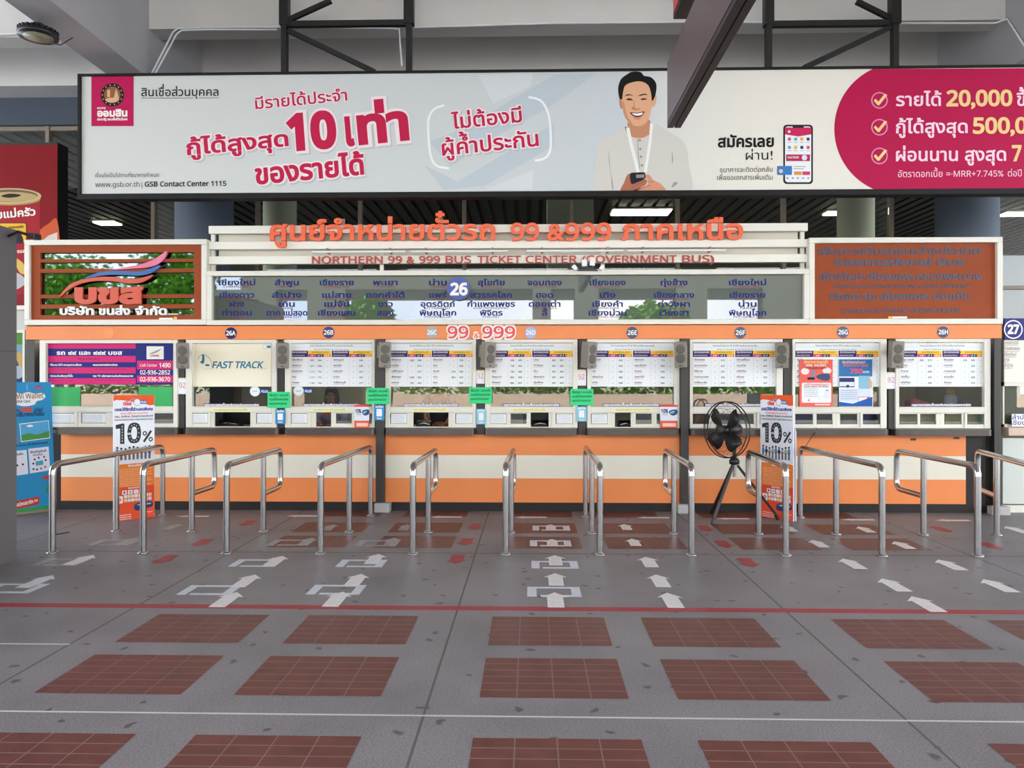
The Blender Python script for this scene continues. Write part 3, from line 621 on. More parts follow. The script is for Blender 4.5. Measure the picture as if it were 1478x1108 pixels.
for nm, a, b, ga, gb in BAY[2:]:
    q = board_frame(ga+.3, gb-.3); g = MB(); g.box(q[0], q[1], YP, YP+.004, q[2], q[3], PAPER)
    W_ = gb-ga; m0 = plane(YP-.001); m = lambda x, y, ga=ga, W_=W_, m0=m0: m0(ga+x*W_/117.5, y)
    y = YP-.001
    g.flat(mp_(m, rect(0, 498.6+2.2, 117.5, 501.1)), y, ink(200, 204, 206))
    g.text('จำหน่ายตั๋วเส้นทาง 99 & 999 ทุกเส้นทางสายเหนือ', (28, 500), (90, 500), 2.0, GRY, m, y)
    g.text('Reserve Ticket Bus All The Route Travel', (34, 505), (84, 505), 1.9, GRY, m, y, slant=.15)
    for o in (0, 59.5):
        for c, r_ in ((PUR, (0, 506, 25, 515)), (YEL, (25.3, 506, 58.4, 510.8)), (MAG, (25.3, 510.8, 36.4, 515)), (PUR, (36.6, 510.8, 47.6, 515)), (ORG, (47.8, 510.8, 58.4, 515))): g.flat(mp_(m, rect(r_[0]+o, r_[1], min(r_[2]+o, 117.5), r_[3])), y, c)
        g.text('เส้นทางเดินรถสายเหนือ', (2+o, 509.3), (23+o, 509.3), 1.8, WH, m, y-.0006, bold=.02); g.text('DESTINATION', (2+o, 513.6), (20+o, 513.6), 1.7, WH, m, y-.0006)
        g.text('อัตราค่าโดยสาร (บาท)', (31+o, 509.3), (54+o, 509.3), 1.9, PUR, m, y-.0006)
        for tx, c in (('VIP', 31), ('ป.1', 42), ('ป.2', 53)): g.text(tx, (c-3+o, 513.9), (c+3+o, 513.9), 1.7, WH, m, y-.0006, bold=.02)
        for vx in (25.2, 36.5, 47.7, 58.5): g.flat(mp_(m, rect(vx+o, 515, vx+.35+o, 557)), y, ink(206, 212, 214))
        for i, (th, p1, p2) in enumerate(ROWS_[nm][0 if o == 0 else 1]):
            yb = 520.2+8.2*i
            g.text(th, (2+o, yb), (2+o+min(1.5+1.5*len(th), 20), yb), 2.0, GRY, m, y, bold=.02); g.text('CHIANG RAI BUS LINE'[:4+len(th)], (2+o, yb+2.3), (2+o+min(2+1.3*len(th), 18), yb+2.3), 1.1, RED, m, y)
            for tx, c in ((p1, 31), (p2, 42), ('-', 53)):
                wv = 3.4 if len(tx) > 3 else 2.7 if tx != '-' else .7
                g.text(tx, (c-wv+o, yb+.8), (c+wv+o, yb+.8), 2.4 if tx != '-' else 2.6, GRY, m, y, bold=.025)
    tag(g.build('price_board'), 'white fare board with purple and yellow header in window %s' % nm, 'board', 'fare boards in the windows')
# express board and the magenta board
q = board_frame(277.4, 391.6); g = MB(); g.box(q[0], q[1], YP, YP+.004, q[2], q[3], mat('cream_board', (242, 234, 208), .5)); m = plane(YP-.001); TEAL = ink(38, 124, 148)
g.text('FAST TRACK', (306, 531), (379, 531), 9.3, TEAL, m, YP-.001, bold=.03, slant=.22, cap=True)
zz = sub(m, 250, 480, 6.927)
g.flat(mp_(zz, stroke(spl([(250, 270), (265, 235), (300, 218), (340, 235), (375, 275), (388, 325), (380, 340)], 5, False), 4)), YP-.001, TEAL)
for pts in (spl([(290, 218), (308, 222), (312, 270), (305, 300), (285, 290), (290, 250)]), spl([(270, 285), (300, 290), (306, 308), (280, 305)]), spl([(318, 318), (350, 315), (366, 330), (330, 334)])): g.flat(mp_(zz, pts), YP-.001, TEAL)
g.flat(mp_(zz, stroke([(320, 355), (385, 365)], 2.5)), YP-.001, ink(140, 180, 190)); g.flat(mp_(zz, stroke([(860, 365), (940, 355)], 2.5)), YP-.001, ink(140, 180, 190))
g.flat(mp_(zz, circ(915, 140, 22)), YP-.001, ink(120, 190, 220)); g.flat(mp_(zz, circ(915, 140, 19)), YP-.0016, PAPER); g.flat(mp_(zz, rect(938, 128, 975, 152)), YP-.001, ink(60, 130, 180))
tag(g.build('express_board'), 'cream board reading FAST TRACK in slanted teal letters', 'board')
q = board_frame(66.5, 249.5); g = MB(); MG2 = ink(214, 44, 112); g.box(q[0], q[1], YP, YP+.004, rw(66.5, 494.7, 250, 555)[2], q[3], NAVY); m = plane(YP-.001); z3 = sub(m, 0, 470, 5.474); y = YP-.001
for a, b, c, d in ((360, 138, 1072, 180), (360, 238, 1072, 287), (360, 328, 1072, 376), (360, 414, 1072, 462), (1083, 275, 1366, 345), (1083, 393, 1366, 448)): g.flat(mp_(z3, rect(a, b, c, d)), y, MG2)
for tx, a, b, yb, hh, bo, c in (('รถ ๙๙ และ ๙๙๙ บขส', 447, 965, 228, 24, .035, WH), ('99 & 999 BUS', 615, 790, 269, 14, .02, PUR), ('•ใช้ระบบ GPS ควบคุมความเร็วรถ', 392, 645, 316, 12, .03, WH), ('•อบรมมารยาทพนักงานขับรถ', 732, 928, 316, 12, .03, WH), ('Driving Control by GPS', 410, 570, 347, 9, 0, PUR), ('With Polite Service Manner Staff', 750, 1000, 347, 9, 0, PUR), ('•มีประกันภัยทุกที่นั่ง', 392, 577, 404, 12, .03, WH), ('•จอ TV บริการความบันเทิงตลอดทาง', 732, 1052, 404, 12, .03, WH), ('Insurance for every seat', 410, 580, 437, 9, 0, PUR), ('Entertainment TV programme on board', 750, 1045, 434, 9, 0, PUR)):
    g.text(tx, (a/5.474, 470+yb/5.474), (b/5.474, 470+yb/5.474), hh/5.474, c, m, y-.0006, bold=bo)
g.flat(mp_(z3, rect(1158, 162, 1293, 264)), y, ink(236, 232, 222)); g.flat(mp_(z3, spl([(1180, 222), (1225, 200), (1275, 182), (1240, 210), (1200, 222)])), y-.0006, ink(150, 150, 170))
for tx, a, b, yb, hh, bo, c in (('บขส', 1188, 1256, 243, 17, .05, RD), ('Call Center', 1106, 1243, 322, 21, .01, WH), ('1490', 1258, 1348, 328, 33, .03, WH), ('02-936-2852', 1106, 1345, 384, 32, .02, WH), ('02-936-3670', 1106, 1345, 438, 32, .02, WH)):
    g.text(tx, (a/5.474, 470+yb/5.474), (b/5.474, 470+yb/5.474), hh/5.474, c, m, y-.0012, bold=bo, cap=True)
tag(g.build('service_board'), 'magenta and navy striped board with call centre numbers in the leftmost window', 'board')
# blue text strips along the foot of the panes, yellow strips above the openings, round stickers
for nm, a, b in (('26A', 294, 375), ('26B', 437, 520), ('26C', 582, 662), ('26D', 726, 808), ('26E', 870, 952), ('26F', 1017, 1100), ('26H', 1315, 1402)):
    g = MB(); q = rw(a, 582.4, b, 586.4, YP); g.box(q[0], q[1], YP-.003, YP, q[2], q[3], ink(70, 76, 134))
    g.text('กรุณาตรวจสอบตั๋วและเงินทอนก่อนออกจากช่อง', (a+1, 585.6), (b-1, 585.6), 2.4, WH, plane(YP), YP-.0035, bold=.04)
    tag(g.build('text_strip'), 'narrow blue text strip at the foot of the pane in window %s' % nm, 'strip', 'blue strips along the panes')
for nm, a, b in (('26A', 305, 360), ('26B', 449, 502), ('26C', 594, 647), ('26D', 738, 790), ('26E', 886, 941)):
    g = MB(); q = rw(a, 589.4, b, 593, YF); g.box(q[0], q[1], YF-.003, YF-.0005, q[2], q[3], ink(240, 234, 160)); g.text('กรุณาแจ้งปลายทาง วันที่ และจำนวนที่นั่ง', (a+3, 592.2), (b-3, 592.2), 1.7, ink(150, 130, 60), plane(YF), YF-.0035)
    tag(g.build('text_strip'), 'pale yellow text strip above the opening of window %s' % nm, 'strip', 'yellow strips above the openings')
for nm, cx, cy in (('26A', 368, 564.5), ('26B', 431, 564)):
    g = MB(); m = plane(YP); g.prism(mp_(m, circ(cx, cy, 7.4)), YP-.003, YP, ink(214, 226, 236)); g.prism(mp_(m, rect(cx+7.5, cy-3.2, cx+20, cy+3)), YP-.003, YP, ink(32, 86, 160)); g.flat(mp_(m, circ(cx, cy, 6.2)), YP-.0036, PAPER)
    g.text('PLUS', (cx+9, cy+1.8), (cx+18.5, cy+1.8), 3.2, WH, m, YP-.0036, bold=.04, slant=.2); g.text('บขส', (cx-3.5, cy+.8), (cx+3.5, cy+.8), 1.6, GRY, m, YP-.0042)
    tag(g.build('round_sticker'), 'white round sticker with blue tag on the glass of window %s' % nm, 'sticker', 'round stickers on the panes')
# posters of window 26G
def printed(name, label, cat, x0, y0, x1, y1, Y, base, art, group=None, th=.004):
    g = MB(); q = rw(x0, y0, x1, y1, Y); g.box(q[0], q[1], Y, Y+th, q[2], q[3], base); art(g, plane(Y), Y-.001); return tag(g.build(name), label, cat, group)
COR = ink(236, 104, 92)
def art1(g, m, y):
    z = sub(m, 1130, 480, 6.925)
    for r_, c in ((rrect(188, 500, 482, 700, 14), PAPER), (circ(222, 385, 42, 20, 34), ink(248, 224, 220)), (circ(440, 380, 44, 20, 32), ink(248, 224, 220)), (rect(286, 375, 316, 465), ink(126, 140, 180)), (rect(245, 445, 318, 470), ink(40, 40, 66)), (spl([(340, 430), (400, 408), (460, 410), (470, 460), (430, 480), (350, 460)]), ink(70, 84, 120)), (rect(410, 572, 468, 665), ink(230, 232, 236)), (rect(362, 640, 432, 688), ink(210, 214, 220)), (rect(365, 643, 429, 685), PAPER), (rect(430, 572, 452, 580), GRY), (circ(258, 675, 11), ink(232, 140, 140)), (rect(320, 712, 470, 724), ink(250, 220, 216))):
        y -= .0003; g.flat(mp_(z, r_), y, c)
    y -= .0002
    for tx, a, b, yb, hh, c in (('ช่องทางการจองตั๋ว', 208, 450, 305, 22, ink(250, 226, 120)), ('บขส. ออนไลน์', 230, 430, 335, 20, PAPER), ('สะดวก รวดเร็ว ปลอดภัย', 225, 430, 360, 12, ink(90, 40, 40)), ('จองได้ที่ เคาน์เตอร์เซอร์วิส ทุกสาขา', 212, 460, 525, 14, COR), ('ทุกวัน ตลอด 24 ชั่วโมง', 212, 455, 545, 12, ink(130, 80, 80))): g.text(tx, (1130+a/6.925, 480+yb/6.925), (1130+b/6.925, 480+yb/6.925), hh/6.925, c, m, y-.0006, bold=.02)
    for k in range(5): g.text('สอบถามรายละเอียดเพิ่มเติมได้ที่สถานีขนส่ง', (1130+212/6.925, 480+(565+k*19)/6.925), (1130+350/6.925, 480+(565+k*19)/6.925), 1.2, ink(150, 150, 155), m, y-.0006)
printed('poster', 'coral red poster with bus and white text box taped on window 26G', 'poster', 1153.8, 518.6, 1201.8, 586.5, YP-.012, COR, art1, 'posters on window 26G')
def art2(g, m, y):
    z = sub(m, 1130, 480, 6.925)
    for r_, c in ((rect(560, 266, 893, 438), ink(60, 120, 176)), (rect(560, 440, 893, 735), PAPER), (rect(562, 450, 715, 545), ink(52, 62, 112)), (rect(566, 492, 712, 535), ink(226, 230, 238)), (circ(648, 535, 15), BLK), (rect(755, 430, 868, 562), ink(140, 190, 210)), (rect(562, 560, 880, 690), ink(218, 226, 240)), (rect(752, 640, 868, 692), ink(226, 96, 72)), (rect(757, 646, 838, 688), PAPER), (spl([(860, 450), (855, 440), (868, 450), (890, 500), (885, 550), (860, 540)]), ink(226, 170, 146)), ([(560, 690), (700, 708), (893, 640), (893, 735), (560, 735)], ink(40, 92, 170))):
        y -= .0003; g.flat(mp_(z, r_), y, c)
    y -= .0004
    for tx, a, b, yb, hh, c, bo in (('ชำระค่าโดยสารผ่านแอป', 590, 820, 306, 18, ink(240, 190, 180), .04), ('รับส่วนลดทันที สูงสุด', 600, 850, 335, 18, ink(226, 120, 120), .04), ('750', 668, 795, 405, 42, ink(232, 92, 120), .05), ('บาท', 800, 860, 403, 20, PAPER, .03)): g.text(tx, (1130+a/6.925, 480+yb/6.925), (1130+b/6.925, 480+yb/6.925), hh/6.925, c, m, y, bold=bo, slant=.1)
    for k in range(5): g.text('สอบถามรายละเอียดเพิ่มเติมได้ที่สถานีขนส่งทุกแห่ง', (1130+575/6.925, 480+(582+k*21)/6.925), (1130+745/6.925, 480+(582+k*21)/6.925), 1.2, ink(130, 140, 165), m, y)
printed('poster', 'blue and white poster reading 750 taped on window 26G', 'poster', 1211, 518, 1260, 586.5, YP-.012, PAPER, art2, 'posters on window 26G')
# green notices, 92 sheets, blue stickers, flyers on the posts
for i, (a, b_, c, d, wh) in enumerate(((386.2, 565.3, 418.6, 588.5, '26A and 26B'), (529.3, 559.6, 562, 583, '26B and 26C'), (677, 558.6, 710, 582, '26C and 26D'), (823.3, 561, 856.5, 584.8, '26D and 26E'))):
    def ag(g, m, y, a=a, c=c, b_=b_):
        for k, tx in enumerate(('ให้ยืนห่างกัน 1 เมตร ทุกครั้ง', 'ขณะรอซื้อตั๋วโดยสารหน้าช่อง', 'และสวมหน้ากากตลอดเวลา')): g.text(tx, (a+2.5, b_+6.5+6*k), (c-2.5-(2 if k == 2 else 0), b_+6.3+6*k), 2.6, ink(24, 96, 68), m, y, bold=.02)
    printed('green_notice', 'bright green paper notice on the post between windows %s' % wh, 'notice', a, b_, c, d, 9.955 if i in (1,) else 9.99, ink(66, 214, 134), ag, 'green notices on the posts')
for i, (a, b_, c, d, wh) in enumerate(((256.5, 545.2, 270.3, 568.5, 'the leftmost window and 26A'), (687.3, 534, 699.5, 553.5, '26C and 26D'), (832.8, 533, 846, 556.3, '26D and 26E'), (1279.3, 537, 1293, 561, '26G and 26H'))):
    def a9(g, m, y, a=a, c=c, b_=b_, d=d):
        g.text('92', (a+2, b_+(d-b_)*.62), (c-2.2, b_+(d-b_)*.62), 7.6, ink(214, 92, 72), m, y, bold=0, cap=True)
        g.flat(mp_(m, rect(a, b_, c, b_+2)), y, ink(240, 222, 170))
    printed('number_sheet', 'white sheet with a red 92 on the post between %s' % wh, 'notice', a, b_, c, d, 10.035, ink(236, 236, 242), a9, 'sheets reading 92')
for i, (a, b_, c, d, wh) in enumerate(((397.3, 591, 412, 611.5, '26A and 26B'), (540, 584.5, 555, 606.3, '26B and 26C'), (687.5, 590, 701.5, 612, '26C and 26D'), (832, 586.5, 847, 608, '26D and 26E'))):
    def aq(g, m, y, a=a, c=c, b_=b_, d=d):
        bl = ink(58, 142, 196) if a < 600 else ink(120, 186, 214)
        g.flat(mp_(m, rect(a+3.4, b_+5.5, c-3.6, d-5.5)), y, PAPER); g.text('แอปไทย', (a+2, b_+3.6), (c-2, b_+3.6), 2, PAPER, m, y, bold=.04); g.text('ชนะ', (a+4, d-1.6), (c-4, d-1.6), 2, PAPER, m, y, bold=.03)
    printed('blue_sticker', '%s square sticker under the green notice between windows %s' % ('blue' if a < 600 else 'faded pale blue', wh), 'sticker', a, b_, c, d, 9.952 if i == 1 else 10.0, ink(58, 142, 196) if a < 600 else ink(140, 196, 218), aq, 'blue stickers on the posts')
for a, b_, c, d, wh in ((511.5, 584, 533, 617.3, '26B'), (952.7, 584, 978, 617.5, '26E')):
    def af(g, m, y, a=a, c=c, b_=b_, d=d):
        w_ = c-a
        g.flat(mp_(m, rect(a, b_, c, b_+3)), y, ink(228, 84, 72)); g.flat(mp_(m, rect(a, d-10.5, c, d)), y, ink(236, 100, 66)); g.flat(mp_(m, rect(a+.15*w_, d-7, c-.1*w_, d-2.2)), y-.0006, ink(248, 206, 190))
        g.text('10%', (a+.06*w_, b_+11.5), (a+.46*w_, b_+11.5), 5.2, GRY, m, y, bold=.05, cap=True); g.text('ส่วนลด', (a+.15*w_, b_+14.6), (a+.45*w_, b_+14.6), 1.6, GRY, m, y)
        g.flat(mp_(m, spl([(a+.5*w_, b_+11), (a+.62*w_, b_+7.6), (c-.04*w_, b_+7), (c-.02*w_, b_+13), (a+.7*w_, b_+15.6)])), y, ink(56, 84, 122)); g.flat(mp_(m, spl([(a+.55*w_, b_+11.5), (a+.7*w_, b_+9), (a+.85*w_, b_+9.2), (a+.7*w_, b_+12.6)])), y-.0006, ink(150, 180, 200))
    printed('flyer', 'small 10%% flyer with a bus picture leaning at the right end of window %s' % wh, 'flyer', a, b_, c, d, YF-.016, ink(226, 230, 242), af, 'small ten percent flyers')
# ------------------------------------------------------------------ speakers
def speaker(pa, pb, yt, yb, yaw, wh, bx, bp_=0):
    Y = 9.84; x = XP((pa+pb)/2, Y); z0, z1 = ZP(yb, Y), ZP(yt, Y); h = z1-z0; w_, d = .165, .16
    t = thing('loudspeaker', 'grey two-cone loudspeaker bracketed to the post %s' % wh, 'speaker', (x, Y, z0), 'loudspeakers on the posts', math.radians(yaw), math.radians(5))
    g = MB(); k = .035
    pts = [(-w_/2, -d/2), (w_/2, -d/2), (w_/2-k, d/2), (-w_/2+k, d/2)]; g.slab(pts, 0, h, GREYSPK); g.build('cabinet', t, local=True, bevel=.012)
    for zc, r_ in ((h*.72, .057), (h*.36, .06)):
        g = MB(); g.lathe([(r_, 0), (r_, .004), (r_*.92, .006), (r_*.3, .003)], (0, -d/2, zc), SPKD, 24, 'y'); g.build('grille', t, local=True)
    g = MB(); g.box(-.02, .02, -d/2-.002, -d/2, .022, .032, BLK); g.build('badge', t, local=True)
    a = -math.radians(yaw); dx, dy = bx-x, (9.93 if bp_ else 10.02)-Y; lx, ly = dx*math.cos(a)-dy*math.sin(a), dx*math.sin(a)+dy*math.cos(a)
    g = MB(); g.obox((0, d/2-.02, h*.6), (lx, ly, h*.6), .03, .05, ALUD, (0, 0, 1)); g.obox((lx, ly, h*.35), (lx, ly, h*.85), .05, .02, ALUD, (1, 0, 0)); g.build('bracket', t, local=True)
for pa, pb, yt, yb, yaw, wh, bp in ((256, 275, 494, 531, 14, 'between the leftmost window and 26A', 262), (399, 418, 494, 531, 14, 'between windows 26A and 26B', 405), (544, 563, 493, 530, 24, 'between windows 26B and 26C', 548), (693.5, 711, 493, 530, 38, 'between windows 26C and 26D', 693), (838, 857, 493, 531, 42, 'between windows 26D and 26E', 840), (974, 995, 493, 530, -24, 'between windows 26E and 26F', 988), (1120, 1138, 494, 531, -22, 'between windows 26F and 26G', 1137), (1281, 1300, 493, 531, 4, 'between windows 26G and 26H', 1286)):
    speaker(pa, pb, yt, yb, yaw, wh, XP(bp, 10.04), bp in (548, 988))

# ------------------------------------------------------------------ queue handrails
RT, RR = .873, .0315
ORD = ['leftmost', 'second from the left', 'third from the left', 'fourth from the left', 'fifth from the left', 'sixth from the left', 'seventh from the left', 'fifth from the right', 'fourth from the right', 'third from the right', 'second from the right', 'rightmost']
RAILS = [((76, 797), (163, 769), 'leg'), ((207, 797), (278, 767), 'loop'), ((327, 797), (382, 768), 'loop'), ((463, 799), (505, 768), 'leg'), ((596, 799), (619, 770), 'loop'), ((730, 801), (736.5, 771), 'loop'), ((866, 801), (854, 771), 'leg'), ((998, 802), (970, 771.5), 'loop'), ((1134, 802), (1096, 772), 'loop'), ((1273, 803), (1207, 773.5), 'leg'), ((1411, 804), (1327, 774.5), 'loop'), (None, (1447, 775), 'loop')]
FARPX = (235, 309.6, 405, 535, 629, 741.5, 845, 960, 1080, 1155, 1294, 1411)
for i, (n_, mpx, kd) in enumerate(RAILS):
    mx_, my_ = G(*mpx)
    if n_: nx_, ny_ = G(*n_)
    else: nx_, ny_ = mx_+.09, 7.57
    ny_, my_ = 7.55+.008*(nx_), 8.62
    far = 9.66 if kd == 'leg' else 9.1 if i == 8 else 9.25
    fx = XP(FARPX[i], far); nx_ = XP(n_[0], ny_) if n_ else fx+(mx_-fx)*(far-ny_)/(far-my_); mx_ = nx_+(fx-nx_)*(my_-ny_)/(far-ny_)
    t = thing('handrail', 'polished steel queue handrail, %s, %s' % (ORD[i], 'on three legs' if kd == 'leg' else 'far end looped back'), 'handrail', (nx_, ny_, 0), 'queue handrails')
    b = .1; N = Vector((nx_, ny_, 0)); E_ = Vector((fx, far, 0)); D = (E_-N).normalized(); up = Vector((0, 0, 1))
    def leg(p, top):
        g = MB(); g.tube([p+up*.004, p+up*top], RR, STEEL, 16); o = g.build('leg', t)
        g = MB(); g.lathe([(.056, .001), (.056, .008), (.048, .014), (RR+.002, .018)], tuple(p), STEEL, 20); g.build('base_flange', o)
    leg(N, RT-b); leg(Vector((mx_, my_, 0)), RT-RR*.5)
    path = arc3(N+up*(RT-b), N+up*RT+D*b, N+up*RT)+arc3(E_+up*RT-D*b, E_+up*(RT-b), E_+up*RT)
    if kd == 'leg':
        g = MB(); g.tube(path, RR, STEEL, 16, False); g.build('rail', t); leg(E_, RT-b)
    else:
        zl = .43; path += arc3(E_+up*(zl+b), E_+up*zl-D*b, E_+up*zl)+[tuple(Vector((mx_, my_, zl)))]
        g = MB(); g.tube(path, RR, STEEL, 16, False); g.build('rail', t)

# ------------------------------------------------------------------ pedestal fan
def xform(g, M): g.v = [tuple(M @ Vector(p)) for p in g.v]; return g
fY = 9.46; fx = XP(1060, fY); fz = .70
fan = thing('pedestal_fan', 'large black pedestal fan on a tripod, turned left, before windows 26F', 'fan', (fx, fY, 0))
FB = mat('black_fan_paint', (24, 23, 23), .45, 0, .5, .1, 20)
hx, hz = P(1046, 620, 9.36)
M = Matrix.Translation((hx, 9.36, hz)) @ Matrix.Rotation(math.radians(-57), 4, 'Z')
R_ = .338
g = MB(); g.lathe([(.05, -.02), (.055, 0), (.05, .03), (.02, .045)], (0, 0, 0), FB, 20, 'y'); xform(g, M); hub = g.build('hub', fan)
for k in range(4):
    g = MB(); a0 = k*PI/2+.75; vs_ = []
    for i in range(7):
        rr = .04+.255*i/6; wd = (.05, .09, .13, .17, .2, .21, .17)[i]
        for s in (-1, 1):
            a = a0+s*wd/rr*.5 if rr > .08 else a0+s*.55
            vs_.append((rr*math.cos(a), s*.03, rr*math.sin(a)))
    g.add(vs_, [(2*i, 2*i+1, 2*i+3, 2*i+2) for i in range(6)], FB, True); xform(g, M); o = g.build('blade', fan)
    sm = o.modifiers.new('thick', 'SOLIDIFY'); sm.thickness = .004
g = MB()
for rr, y in ((R_, -.0), (R_, .06)): g.tube([(rr*math.cos(a*PI/24), y, rr*math.sin(a*PI/24)) for a in range(49)], .0075, FB, 8, False)
for rr, y in ((.26, -.055), (.17, -.075), (.08, -.085), (.25, .12), (.14, .14)): g.tube([(rr*math.cos(a*PI/18), y, rr*math.sin(a*PI/18)) for a in range(37)], .0022, FB, 5, False)
for k in range(60):
    a = k*PI/30; c_, s_ = math.cos(a), math.sin(a)
    g.tube([(.06*c_, -.085, .06*s_), (.17*c_, -.075, .17*s_), (.28*c_, -.05, .28*s_), (R_*c_, 0, R_*s_)], .001, FB, 4, False)
    if k % 2 == 0: g.tube([(.1*c_, .145, .1*s_), (.25*c_, .12, .25*s_), (R_*c_, .06, R_*s_)], .0014, FB, 4, False)
g.lathe([(.065, .083), (.065, .088), (.02, .09)], (0, 0, 0), FB, 20, 'y')
xform(g, M); g.build('cage', fan)
g = MB(); g.lathe([(.02, -.05), (.06, -.06), (.075, -.12), (.075, -.22), (.05, -.26)], (0, 0, 0), FB, 20, 'y'); xform(g, M); g.build('motor', fan)
mo = M @ Vector((0, .17, 0))
g = MB(); g.tube([tuple(mo), (mo.x, mo.y, mo.z-.12), (fx, fY, fz+.12), (fx, fY, fz)], [.03, .028, .022, .022], FB, 12); g.build('pole', fan)
g = MB(); g.tube([(fx, fY, fz), (fx, fY, fz-.17)], .02, STEEL, 12); g.build('height_tube', fan)
g = MB(); g.lathe([(.03, -.02), (.06, -.01), (.065, .03), (.045, .06), (.028, .07)], (fx, fY, fz), FB, 16); g.build('tripod_collar', fan)
for q in ((1028.5, 756.5), (1027.5, 741), (1123, 750)):
    x, y = G(*q); g = MB(); a = Vector((fx, fY, fz+.02)); e = Vector((x, y, .03)); dd = (e-a); g.obox(tuple(a+dd*.07), tuple(e), .032, .022, FB, (0, 1, .2)); o = g.build('leg', fan)
    g = MB(); g.tube([tuple(e-dd.normalized()*.05), tuple(e+Vector((0, 0, -.028)))], .021, BLK, 10); g.build('foot', o)

# ------------------------------------------------------------------ standees and the roll-up banner
def standee(bl, br, label, flip):
    a, b = Vector(G(*bl)), Vector(G(*br)); yaw = math.atan2(b.y-a.y, b.x-a.x); W_ = (b-a).length; H_ = 1.53
    t = thing('discount_standee', label, 'standee', (a.x, a.y, 0), 'ten percent standees', yaw)
    m = lambda x, y: (x/62.0*W_, (181-y)/181.0*H_)        # picture units: 62 wide, 181 high
    OR1, OR2 = ink(238, 96, 40), ink(240, 134, 52)
    g = MB(); g.box(0, W_, 0, .012, 0, H_, ink(236, 238, 244))
    z = sub(m, -(82/5.28), -(56/5.28), 5.28); y = -.001
    def T(tx, x0, x1, yb, hh, c, bo=.02, lay=2, sl=0, cap=False): g.text(tx, (x0/5.28-82/5.28, yb/5.28-56/5.28), (x1/5.28-82/5.28, yb/5.28-56/5.28), hh/5.28, c, m, y-.0006*lay, bold=bo, slant=sl, cap=cap)
    g.flat(mp_(z, [(82, 56), (408, 56), (408, 135), (370, 138), (325, 122), (270, 118), (215, 106), (165, 96), (110, 92), (82, 100)]), y, OR1)
    bot = spl([(408, 590), (380, 582), (240, 582), (110, 585), (82, 590)], 3, False)
    g.flat(mp_(z, bot+[(82, 760), (408, 760)]), y, OR2); g.flat(mp_(z, [(82, 760), (408, 760), (408, 1012), (82, 1012)]), y, ink(234, 84, 46))
    g.flat(mp_(z, spl([(160, 108), (200, 98), (250, 75), (215, 102), (175, 112)])), y-.0006, ink(170, 150, 190))
    T('บขส', 157, 225, 134, 20, ink(236, 74, 44), .06)
    g.flat(mp_(z, circ(268, 112, 28)), y-.0006, ink(150, 180, 220)); g.flat(mp_(z, circ(268, 112, 23)), y-.0012, PAPER); g.flat(mp_(z, rect(297, 96, 344, 126)), y-.0006, ink(36, 90, 170)); T('PLUS', 301, 340, 118, 14, WH, .05, 3)
    T('บขส.ให้สิทธิ์ส่วนลดพิเศษ', 92, 396, 176, 17, ink(66, 70, 160), .05); T('สำหรับผู้ใช้บริการและบัตร', 136, 355, 202, 10, ink(240, 130, 90), .02)
    T('อสม. นักศึกษา โรงพยาบาลแห่งชาติ', 92, 396, 226, 11, ink(80, 80, 110), .03); T('กระทรวงคมนาคม', 92, 245, 250, 11, ink(150, 80, 90), .03); T('กรุงเทพมหานคร', 252, 396, 250, 11, ink(80, 140, 120), .03)
    RO = ink(52, 60, 58)
    g.flat(mp_(z, [(100, 282), (150, 272), (168, 274), (168, 428), (134, 428), (134, 310), (100, 312)]), y-.0006, RO)
    o_, i_ = spl([(245, 268), (285, 285), (300, 348), (285, 412), (245, 428), (205, 412), (190, 348), (205, 285)], 4), spl([(245, 300), (262, 310), (268, 348), (262, 386), (245, 396), (228, 386), (222, 348), (228, 310)], 4)
    k = len(o_); g.add([(p[0], y-.0006, p[1]) for p in mp_(z, o_+i_)], [(q, (q+1) % k, (q+1) % k+k, q+k) for q in range(k)], RO)
    for q in range(12):
        a_ = 2*PI*q/12; cx_, cy_ = 245+38*math.cos(a_), 348+64*math.sin(a_); g.flat(mp_(z, circ(cx_, cy_, 4, 6)), y-.0012, PAPER)
    for q in range(6): g.flat(mp_(z, rect(148, 290+q*22, 153, 302+q*22)), y-.0012, PAPER)
    g.flat(mp_(z, rect(190, 345, 222, 360)), y-.0014, ink(200, 204, 208))
    g.flat(mp_(z, stroke([(322, 420), (382, 336)], 18)), y-.0006, RO)
    for cx_, cy_ in ((330, 355), (378, 403)):
        oo, ii = circ(cx_, cy_, 18, 16), circ(cx_, cy_, 9, 16); g.add([(p[0], y-.0006, p[1]) for p in mp_(z, oo+ii)], [(q, (q+1) % 16, (q+1) % 16+16, q+16) for q in range(16)], RO)
    for q in range(9):
        cx_ = 112+q*32; c1 = [ink(190, 170, 120), ink(90, 140, 200), ink(60, 60, 70), ink(150, 150, 158)][(q*5+1) % 4]; hh = (0, 8, 14, 4)[q % 4]
        g.flat(mp_(z, circ(cx_, 456+hh, 9, 10)), y-.0006, ink(70, 54, 48)); g.flat(mp_(z, spl([(cx_-10, 470+hh), (cx_+10, 470+hh), (cx_+12, 505), (cx_-12, 505)])), y-.0006, c1); g.flat(mp_(z, rect(cx_-8, 500, cx_-1, 552)), y-.0007, ink(48, 50, 62)); g.flat(mp_(z, rect(cx_+1, 500, cx_+8, 552)), y-.0007, ink(48, 50, 62))
    T('เงื่อนไขการใช้สิทธิ์', 200, 300, 606, 12, PAPER, .03)
